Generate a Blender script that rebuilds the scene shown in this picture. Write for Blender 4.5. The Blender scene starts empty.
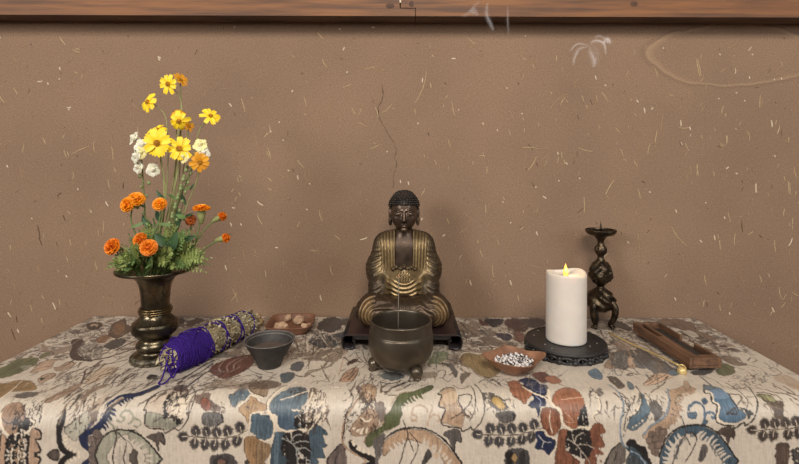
import bpy, math, random
import numpy as np
from mathutils import Vector, Matrix, noise as mnoise
random.seed(7); RNG = np.random.default_rng(11)
PI = math.pi
SC = bpy.context.scene
COL = SC.collection
# ------------------------------------------------------------------ view geometry (metres)
F = 480.0; VX, VY = 404.0, 160.0; ROLL = 0.0035
YC = -1.04; ZT = 0.75; EYE = 0.34; ZC = ZT + EYE
def ab(px, py):
    dx, dy = px - VX, py - VY
    c, s = math.cos(ROLL), math.sin(ROLL)
    return (dx*c + dy*s)/F, (-dx*s + dy*c)/F
def P(px, py, d):
    a, b = ab(px, py); return Vector((a*d, YC + d, ZC - b*d))
def T(px, py, h=0.0):
    a, b = ab(px, py); return P(px, py, (EYE - h)/b)
def lin(c):
    return tuple(((v/255)/12.92 if v/255 <= 0.04045 else ((v/255 + 0.055)/1.055)**2.4) for v in c)
# ------------------------------------------------------------------ materials
def mat(name, base, rough=0.6, metal=0.0, spec=0.5, var=0.0, var_scale=30, var_col=None, bump=0.0, bump_scale=80,
        emit=None, emit_s=0.0, trans=0.0, sss=0.0, sss_r=(0.02,0.01,0.006), sheen=0.0, attr=None, rough_var=0.0, detail=6, stretch=None):
    m = bpy.data.materials.new(name); m.use_nodes = True
    nt = m.node_tree; N = nt.nodes; L = nt.links
    b = N['Principled BSDF']
    b.inputs['Base Color'].default_value = (*base, 1); b.inputs['Roughness'].default_value = rough
    b.inputs['Metallic'].default_value = metal; b.inputs['Specular IOR Level'].default_value = spec
    if sheen: b.inputs['Sheen Weight'].default_value = sheen
    if sss:
        b.inputs['Subsurface Weight'].default_value = sss; b.inputs['Subsurface Radius'].default_value = sss_r
        b.inputs['Subsurface Scale'].default_value = 1.0
    if emit:
        b.inputs['Emission Color'].default_value = (*emit, 1); b.inputs['Emission Strength'].default_value = emit_s
    if trans: b.inputs['Transmission Weight'].default_value = trans
    tc = N.new('ShaderNodeTexCoord'); vec = tc.outputs['Object']
    if stretch:
        mp = N.new('ShaderNodeMapping'); mp.inputs['Scale'].default_value = stretch
        L.new(vec, mp.inputs['Vector']); vec = mp.outputs['Vector']
    src = None
    if attr:
        a = N.new('ShaderNodeAttribute'); a.attribute_name = attr; src = a.outputs['Color']
    if var:
        n = N.new('ShaderNodeTexNoise'); n.inputs['Scale'].default_value = var_scale; n.inputs['Detail'].default_value = detail
        L.new(vec, n.inputs['Vector'])
        r = N.new('ShaderNodeMapRange'); r.inputs['From Min'].default_value = 0.35; r.inputs['From Max'].default_value = 0.65
        r.inputs['To Min'].default_value = 0; r.inputs['To Max'].default_value = var
        L.new(n.outputs['Fac'], r.inputs['Value'])
        mx = N.new('ShaderNodeMix'); mx.data_type = 'RGBA'
        L.new(r.outputs['Result'], mx.inputs['Factor'])
        if src: L.new(src, mx.inputs[6])
        else: mx.inputs[6].default_value = (*base, 1)
        mx.inputs[7].default_value = (*(var_col or tuple(v*0.5 for v in base)), 1)
        src = mx.outputs[2]
        if rough_var:
            r2 = N.new('ShaderNodeMapRange'); r2.inputs['From Min'].default_value = 0.3; r2.inputs['From Max'].default_value = 0.7
            r2.inputs['To Min'].default_value = rough - rough_var; r2.inputs['To Max'].default_value = rough + rough_var
            L.new(n.outputs['Fac'], r2.inputs['Value']); L.new(r2.outputs['Result'], b.inputs['Roughness'])
    if src: L.new(src, b.inputs['Base Color'])
    if bump:
        n2 = N.new('ShaderNodeTexNoise'); n2.inputs['Scale'].default_value = bump_scale; n2.inputs['Detail'].default_value = 5
        L.new(vec, n2.inputs['Vector'])
        bp = N.new('ShaderNodeBump'); bp.inputs['Strength'].default_value = bump; bp.inputs['Distance'].default_value = 0.002
        L.new(n2.outputs['Fac'], bp.inputs['Height']); L.new(bp.outputs['Normal'], b.inputs['Normal'])
    return m
# ------------------------------------------------------------------ object tree helpers
def thing(name, label, cat, loc=(0,0,0), rz=0.0, group=None):
    o = bpy.data.objects.new(name, None); COL.objects.link(o)
    o.location = loc; o.rotation_euler = (0,0,rz); o.empty_display_size = 0.02
    o['label'] = label; o['category'] = cat
    if group: o['group'] = group
    return o
def tag(o, label, cat, group=None):
    o['label'] = label; o['category'] = cat
    if group: o['group'] = group
    return o
def link(name, me, mats, parent=None, smooth=True, label=None):
    for m in (mats if isinstance(mats, (list, tuple)) else [mats]): me.materials.append(m)
    if smooth: me.polygons.foreach_set('use_smooth', [True]*len(me.polygons))
    o = bpy.data.objects.new(name, me); COL.objects.link(o)
    if parent is not None: o.parent = parent
    if label: o['label'] = label
    return o
class MB:
    def __init__(s): s.v = []; s.f = []; s.mi = []
    def add(s, vs, fs, mi=0):
        b = len(s.v); s.v.extend([tuple(v) for v in vs]); s.f.extend([tuple(b+i for i in f) for f in fs]); s.mi.extend([mi]*len(fs)); return s
    def box(s, lo, hi, mi=0):
        (x0,y0,z0),(x1,y1,z1) = lo, hi
        v = [(x0,y0,z0),(x1,y0,z0),(x1,y1,z0),(x0,y1,z0),(x0,y0,z1),(x1,y0,z1),(x1,y1,z1),(x0,y1,z1)]
        return s.add(v, [(0,3,2,1),(4,5,6,7),(0,1,5,4),(1,2,6,5),(2,3,7,6),(3,0,4,7)], mi)
    def lathe(s, prof, c=(0,0,0), seg=48, rad=None, mi=0, close=True):
        """prof: list of (r,z); rad(theta, i, r, z) may return (r, z)."""
        vs = []; fs = []; n = len(prof)
        for i, (r, z) in enumerate(prof):
            for k in range(seg):
                t = 2*PI*k/seg; rr, zz = rad(t, i, r, z) if rad else (r, z)
                vs.append((c[0]+rr*math.cos(t), c[1]+rr*math.sin(t), c[2]+zz))
        for i in range(n-1):
            for k in range(seg):
                k2 = (k+1) % seg
                fs.append((i*seg+k, i*seg+k2, (i+1)*seg+k2, (i+1)*seg+k))
        if close:
            fs.append(tuple(range(seg))[::-1]); fs.append(tuple((n-1)*seg+k for k in range(seg)))
        return s.add(vs, fs, mi)
    def tube(s, pts, r, seg=8, mi=0, closed=False):
        pts = [Vector(p) for p in pts]; n = len(pts)
        rs = r if isinstance(r, (list, tuple)) else [r]*n
        vs = []; fs = []; up = None
        for i, p in enumerate(pts):
            if closed: d = pts[(i+1) % n]-pts[i-1]
            else: d = pts[min(i+1, n-1)]-pts[max(i-1, 0)]
            if d.length < 1e-9: d = Vector((0,0,1))
            d.normalize()
            if up is None:
                up = Vector((0,0,1)) if abs(d.z) < .9 else Vector((1,0,0))
            u = (up - d*up.dot(d))
            if u.length < 1e-6: u = d.orthogonal()
            u.normalize(); w = d.cross(u); up = u
            for k in range(seg):
                t = 2*PI*k/seg; vs.append(p + (u*math.cos(t)+w*math.sin(t))*rs[i])
        m = n if closed else n-1
        for i in range(m):
            j = (i+1) % n
            for k in range(seg):
                k2 = (k+1) % seg; fs.append((i*seg+k, i*seg+k2, j*seg+k2, j*seg+k))
        if not closed:
            fs.append(tuple(range(seg))[::-1]); fs.append(tuple((n-1)*seg+k for k in range(seg)))
        return s.add(vs, fs, mi)
    def ball(s, c, r, seg=10, rings=6, mi=0, rot=None):
        r = r if isinstance(r, (list, tuple, Vector)) else (r,r,r)
        vs = [Vector((0,0,r[2]))]; fs = []
        for i in range(1, rings):
            a = PI*i/rings
            for k in range(seg):
                t = 2*PI*k/seg; vs.append(Vector((r[0]*math.sin(a)*math.cos(t), r[1]*math.sin(a)*math.sin(t), r[2]*math.cos(a))))
        vs.append(Vector((0,0,-r[2])))
        for k in range(seg): fs.append((0, 1+k, 1+(k+1) % seg))
        for i in range(rings-2):
            for k in range(seg):
                a = 1+i*seg; k2 = (k+1) % seg; fs.append((a+k, a+seg+k, a+seg+k2, a+k2))
        a = 1+(rings-2)*seg
        for k in range(seg): fs.append((len(vs)-1, a+(k+1) % seg, a+k))
        if rot is not None: vs = [rot @ v for v in vs]
        c = Vector(c); return s.add([v+c for v in vs], fs, mi)
    def grid(s, pts, mi=0, closed_u=False):
        n = len(pts); m = len(pts[0]); vs = [p for row in pts for p in row]; fs = []
        for i in range(n-1):
            for k in range(m if closed_u else m-1):
                k2 = (k+1) % m; fs.append((i*m+k, i*m+k2, (i+1)*m+k2, (i+1)*m+k))
        return s.add(vs, fs, mi)
    def mesh(s, name):
        me = bpy.data.meshes.new(name); me.from_pydata(s.v, [], s.f); me.update()
        return me
    def build(s, name, mats, parent=None, smooth=True, label=None, bevel=0, solid=0, subd=0, rec=True):
        me = s.mesh(name)
        if rec:
            import bmesh
            bm = bmesh.new(); bm.from_mesh(me); bmesh.ops.recalc_face_normals(bm, faces=bm.faces); bm.to_mesh(me); bm.free()
        if any(s.mi): me.polygons.foreach_set('material_index', s.mi)
        o = link(name, me, mats, parent, smooth, label)
        if bevel:
            md = o.modifiers.new('bevel', 'BEVEL'); md.width = bevel; md.segments = 3; md.limit_method = 'ANGLE'
        if solid:
            md = o.modifiers.new('solid', 'SOLIDIFY'); md.thickness = solid; md.offset = 0
        if subd:
            md = o.modifiers.new('sub', 'SUBSURF'); md.levels = subd; md.render_levels = subd
        return o
def lerp(a, b, t): return a + (b-a)*t
def smooth_prof(pr, n=4):
    """Catmull-Rom through (r,z) profile points."""
    out = []
    for i in range(len(pr)-1):
        p0 = pr[max(i-1,0)]; p1 = pr[i]; p2 = pr[i+1]; p3 = pr[min(i+2,len(pr)-1)]
        for k in range(n):
            t = k/n
            out.append(tuple(0.5*(2*b+(c-a)*t+(2*a-5*b+4*c-d)*t*t+(-a+3*b-3*c+d)*t**3) for a,b,c,d in zip(p0,p1,p2,p3)))
    out.append(pr[-1]); return out
def curve(pts, n=6):
    return [Vector(p) for p in smooth_prof([tuple(p) for p in pts], n)]
# ------------------------------------------------------------------ implicit surfaces (naive surface nets)
def ell(X, Y, Z, c, r):
    a, b, d = (X-c[0])/r[0], (Y-c[1])/r[1], (Z-c[2])/r[2]
    k0 = np.sqrt(a*a+b*b+d*d)+1e-9; k1 = np.sqrt((a/r[0])**2+(b/r[1])**2+(d/r[2])**2)+1e-9
    return k0*(k0-1)/k1
def cap(X, Y, Z, a, b, ra, rb=None):
    rb = ra if rb is None else rb
    ax, ay, az = b[0]-a[0], b[1]-a[1], b[2]-a[2]; l2 = ax*ax+ay*ay+az*az
    t = np.clip(((X-a[0])*ax+(Y-a[1])*ay+(Z-a[2])*az)/l2, 0, 1)
    return np.sqrt((X-a[0]-t*ax)**2+(Y-a[1]-t*ay)**2+(Z-a[2]-t*az)**2) - (ra+(rb-ra)*t)
def smin(a, b, k):
    h = np.clip(0.5+0.5*(b-a)/k, 0, 1); return b+(a-b)*h - k*h*(1-h)
def smax(a, b, k): return -smin(-a, -b, k)
def sstep(a, b, x):
    t = np.clip((x-a)/(b-a), 0, 1); return t*t*(3-2*t)
def nets(f, lo, hi, h, newton=2):
    ax = [np.arange(lo[i], hi[i]+h, h) for i in range(3)]
    X, Y, Z = np.meshgrid(*ax, indexing='ij'); D = f(X, Y, Z).astype(np.float64)
    S = D < 0; nx, ny, nz = D.shape
    cnt = np.zeros((nx-1,ny-1,nz-1)); acc = np.zeros((3,nx-1,ny-1,nz-1))
    def sub(A, o): return A[o[0]:nx-1+o[0], o[1]:ny-1+o[1], o[2]:nz-1+o[2]]
    for axis in range(3):
        o1, o2 = [i for i in range(3) if i != axis]
        for u in (0,1):
            for w in (0,1):
                c0 = [0,0,0]; c0[o1] = u; c0[o2] = w; c1 = list(c0); c1[axis] = 1
                d0, d1 = sub(D,c0), sub(D,c1); m = (d0 < 0) != (d1 < 0)
                t = np.where(m, d0/np.where(m, d0-d1, 1), 0)
                for k in range(3):
                    acc[k] += np.where(m, (t if k == axis else c0[k]), 0)
                cnt += m
    msk = cnt > 0; idx = -np.ones(msk.shape, dtype=np.int64); idx[msk] = np.arange(msk.sum())
    ii = np.argwhere(msk)
    V = np.stack([ax[k][0]+h*(ii[:,k]+acc[k][msk]/cnt[msk]) for k in range(3)], 1)
    Q = []
    for axis in range(3):
        o1, o2 = [i for i in range(3) if i != axis]
        a = [slice(None)]*3; b = [slice(None)]*3; a[axis] = slice(0,-1); b[axis] = slice(1,None)
        s0, s1 = S[tuple(a)], S[tuple(b)]; e = np.argwhere(s0 != s1)
        ok = (e[:,o1] > 0)&(e[:,o2] > 0)&(e[:,o1] < D.shape[o1]-1)&(e[:,o2] < D.shape[o2]-1); e = e[ok]
        flip = s0[tuple(e.T)]
        def at(du, dw):
            q = e.copy(); q[:,o1] -= du; q[:,o2] -= dw; return idx[tuple(q.T)]
        q = np.stack([at(1,1), at(0,1), at(0,0), at(1,0)], 1)
        if axis == 1: flip = ~flip
        q[~flip] = q[~flip][:, ::-1]; Q.append(q)
    Q = np.concatenate(Q)
    for _ in range(newton):
        e = h*0.25; d = f(*V.T); g = np.stack([(f(*(V+np.eye(3)[k]*e).T)-f(*(V-np.eye(3)[k]*e).T))/(2*e) for k in range(3)], 1)
        st = d[:,None]*g/np.maximum((g*g).sum(1), .2)[:,None]
        V = V - np.clip(st, -h*.6, h*.6)
    return V, Q
def np_mesh(name, V, Q):
    me = bpy.data.meshes.new(name)
    me.vertices.add(len(V)); me.vertices.foreach_set('co', np.asarray(V, np.float32).ravel())
    me.loops.add(Q.size); me.loops.foreach_set('vertex_index', Q.astype(np.int32).ravel())
    me.polygons.add(len(Q)); me.polygons.foreach_set('loop_start', np.arange(0, Q.size, Q.shape[1], dtype=np.int32))
    me.update(calc_edges=True); me.validate()
    return me
def set_attr(me, name, rgb):
    a = me.color_attributes.new(name, 'FLOAT_COLOR', 'POINT')
    c = np.ones((len(rgb),4), np.float32); c[:,:3] = rgb; a.data.foreach_set('color', c.ravel())
# ================================================================== camera, light
cd = bpy.data.cameras.new('camera'); cam = bpy.data.objects.new('camera', cd); COL.objects.link(cam); SC.camera = cam
cam.location = (0, YC, ZC); cam.rotation_euler = (PI/2, -ROLL, 0)
cd.sensor_width = 36; cd.lens = F/799*36; cd.shift_x = (399.5-VX)/799; cd.shift_y = -(232-VY)/799; cd.clip_start = 0.02
SC.view_settings.view_transform = 'Standard'; SC.view_settings.look = 'None'; SC.view_settings.gamma = 1
SC.view_settings.exposure = -0.36
w = bpy.data.worlds.new('world'); SC.world = w; w.use_nodes = True
bgn = w.node_tree.nodes['Background']
_tc = w.node_tree.nodes.new('ShaderNodeTexCoord'); _sp = w.node_tree.nodes.new('ShaderNodeSeparateXYZ')
_rp = w.node_tree.nodes.new('ShaderNodeValToRGB')
w.node_tree.links.new(_tc.outputs['Generated'], _sp.inputs[0])
_mr = w.node_tree.nodes.new('ShaderNodeMapRange'); _mr.inputs['From Min'].default_value = -1
w.node_tree.links.new(_sp.outputs['Z'], _mr.inputs['Value']); w.node_tree.links.new(_mr.outputs['Result'], _rp.inputs['Fac'])
_rp.color_ramp.elements[0].position = 0.35; _rp.color_ramp.elements[0].color = (.10,.085,.07,1)
_rp.color_ramp.elements[1].position = 0.75; _rp.color_ramp.elements[1].color = (.9,.88,.86,1)
w.node_tree.links.new(_rp.outputs['Color'], bgn.inputs['Color']); bgn.inputs['Strength'].default_value = 0.16
def area(name, loc, target, sx, sy, power, col):
    ld = bpy.data.lights.new(name, 'AREA'); ld.shape = 'RECTANGLE'; ld.size = sx; ld.size_y = sy; ld.energy = power; ld.color = col
    o = bpy.data.objects.new(name, ld); COL.objects.link(o); o.location = loc
    o.rotation_euler = (Vector(target)-Vector(loc)).to_track_quat('-Z','Y').to_euler(); return o
area('window_light', (-2.3,-2.6,2.0), (-.1,0,.95), .8, 1.0, 62, (1.0,.965,.93))
area('ceiling_light', (0.1,-2.3,2.6), (0,-.35,.8), 1.3, .6, 74, (1.0,.93,.84))
area('second_window_light', (2.3,-2.4,1.9), (0.1,0,.95), 0.9, 1.1, 26, (.94,.96,1.0))
# ================================================================== room shell
def wall_mat():
    m = bpy.data.materials.new('earth_plaster'); m.use_nodes = True; nt = m.node_tree; N = nt.nodes; L = nt.links; b = N['Principled BSDF']
    b.inputs['Roughness'].default_value = 0.9; b.inputs['Specular IOR Level'].default_value = 0.2
    tc = N.new('ShaderNodeTexCoord')
    def noise(sc, det, rough=.5):
        n = N.new('ShaderNodeTexNoise'); n.inputs['Scale'].default_value = sc; n.inputs['Detail'].default_value = det; n.inputs['Roughness'].default_value = rough
        L.new(tc.outputs['Object'], n.inputs['Vector']); return n
    def mr(src, a, c, lo, hi):
        r = N.new('ShaderNodeMapRange'); r.inputs['From Min'].default_value = a; r.inputs['From Max'].default_value = c
        r.inputs['To Min'].default_value = lo; r.inputs['To Max'].default_value = hi; L.new(src, r.inputs['Value']); return r.outputs['Result']
    def mix(fac, a, c):
        x = N.new('ShaderNodeMix'); x.data_type = 'RGBA'; L.new(fac, x.inputs['Factor'])
        if isinstance(a, tuple): x.inputs[6].default_value = (*a, 1)
        else: L.new(a, x.inputs[6])
        x.inputs[7].default_value = (*c, 1); return x.outputs[2]
    c = mix(mr(noise(3.5, 3).outputs['Fac'], .35, .65, 0, 1), WALL_A, WALL_B)
    c = mix(mr(noise(330, 4, .75).outputs['Fac'], .48, .68, 0, .85), c, tuple(v*.62 for v in WALL_A))
    c = mix(mr(noise(400, 3, .75).outputs['Fac'], .56, .68, 0, .55), c, WALL_C)
    c = mix(mr(noise(90, 2, .6).outputs['Fac'], .66, .74, 0, .5), c, tuple(v*.6 for v in WALL_A))
    # dried water mark with a pale rim
    sp = N.new('ShaderNodeSeparateXYZ'); 
    nz = noise(9, 3); ad = N.new('ShaderNodeMixRGB'); ad.blend_type = 'LINEAR_LIGHT'; ad.inputs['Fac'].default_value = 0.02
    L.new(tc.outputs['Object'], ad.inputs['Color1']); L.new(nz.outputs['Color'], ad.inputs['Color2']); L.new(ad.outputs['Color'], sp.inputs[0])
    def math_(op, a, bb):
        q = N.new('ShaderNodeMath'); q.operation = op
        for i, v in enumerate((a, bb)):
            if v is None: continue
            if isinstance(v, (int, float)): q.inputs[i].default_value = v
            else: L.new(v, q.inputs[i])
        return q.outputs[0]
    cx, cz = P(735, 55, 1.04).x, P(735, 55, 1.04).z
    ex = math_('DIVIDE', math_('SUBTRACT', sp.outputs['X'], cx), 0.19); ez = math_('DIVIDE', math_('SUBTRACT', sp.outputs['Z'], cz), 0.068)
    rr = math_('SQRT', math_('ADD', math_('MULTIPLY', ex, ex), math_('MULTIPLY', ez, ez)), None)
    band = math_('MULTIPLY', mr(rr, .90, .985, 0, 1), mr(rr, .99, 1.02, 1, 0))
    c2 = N.new('ShaderNodeMix'); c2.data_type = 'RGBA'; L.new(math_('MULTIPLY', band, .26), c2.inputs['Factor']); L.new(c, c2.inputs[6]); c2.inputs[7].default_value = (*WALL_C, 1)
    band2 = math_('MULTIPLY', mr(rr, 1.0, 1.03, 0, 1), mr(rr, 1.05, 1.12, 1, 0))
    c3 = N.new('ShaderNodeMix'); c3.data_type = 'RGBA'; L.new(math_('MULTIPLY', band2, .25), c3.inputs['Factor']); L.new(c2.outputs[2], c3.inputs[6]); c3.inputs[7].default_value = (*tuple(v*.5 for v in WALL_A), 1)
    L.new(c3.outputs[2], b.inputs['Base Color'])
    bp = N.new('ShaderNodeBump'); bp.inputs['Strength'].default_value = .35; bp.inputs['Distance'].default_value = .0015
    L.new(noise(240, 4).outputs['Fac'], bp.inputs['Height']); L.new(bp.outputs['Normal'], b.inputs['Normal'])
    return m
WALL_A = lin((148,121,99)); WALL_B = lin((136,111,92)); WALL_C = lin((196,166,132))
ZB = P(400, 23, 1.04).z       # underside of the beam
M_wall = wall_mat()
def struct(o): o['kind'] = 'structure'; return o
wall = struct(MB().add([(-2.4,0,0),(2.4,0,0),(2.4,0,ZB+.02),(-2.4,0,ZB+.02),(-2.4,.1,0),(2.4,.1,0),(2.4,.1,ZB+.02),(-2.4,.1,ZB+.02)],
     [(0,1,2,3),(4,7,6,5),(0,4,5,1),(3,2,6,7),(0,3,7,4),(1,5,6,2)]).build('wall_back', M_wall, smooth=False))
M_straw = [mat('straw', lin((192,166,128)), .8, var=.5, var_scale=200), mat('pale_straw', lin((212,194,166)), .8),
           mat('dull_straw', lin((172,142,108)), .85), mat('dark_straw', lin((92,66,48)), .9)]
def straw(mb, a, b, w, mi, bend=0):
    a, b = Vector(a), Vector(b); d = (b-a); n = Vector((-d.z,0,d.x)).normalized()
    seg = []; K = 4
    for k in range(K+1):
        t = k/K; p = a+d*t+n*bend*math.sin(PI*t)*d.length; ww = w*(.55+.45*math.sin(PI*min(max(t,.12),.88)))
        seg.append((p-n*ww/2, p+n*ww/2))
    vs = []; fs = []
    for k,(l,r) in enumerate(seg): vs += [(l.x,-.0002,l.z),((l.x+r.x)/2,-.0009,(l.z+r.z)/2),(r.x,-.0002,r.z)]
    for k in range(K):
        i = 3*k; fs += [(i,i+1,i+4,i+3),(i+1,i+2,i+5,i+4)]
    mb.add(vs, fs, mi)
ST = MB()
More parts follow.
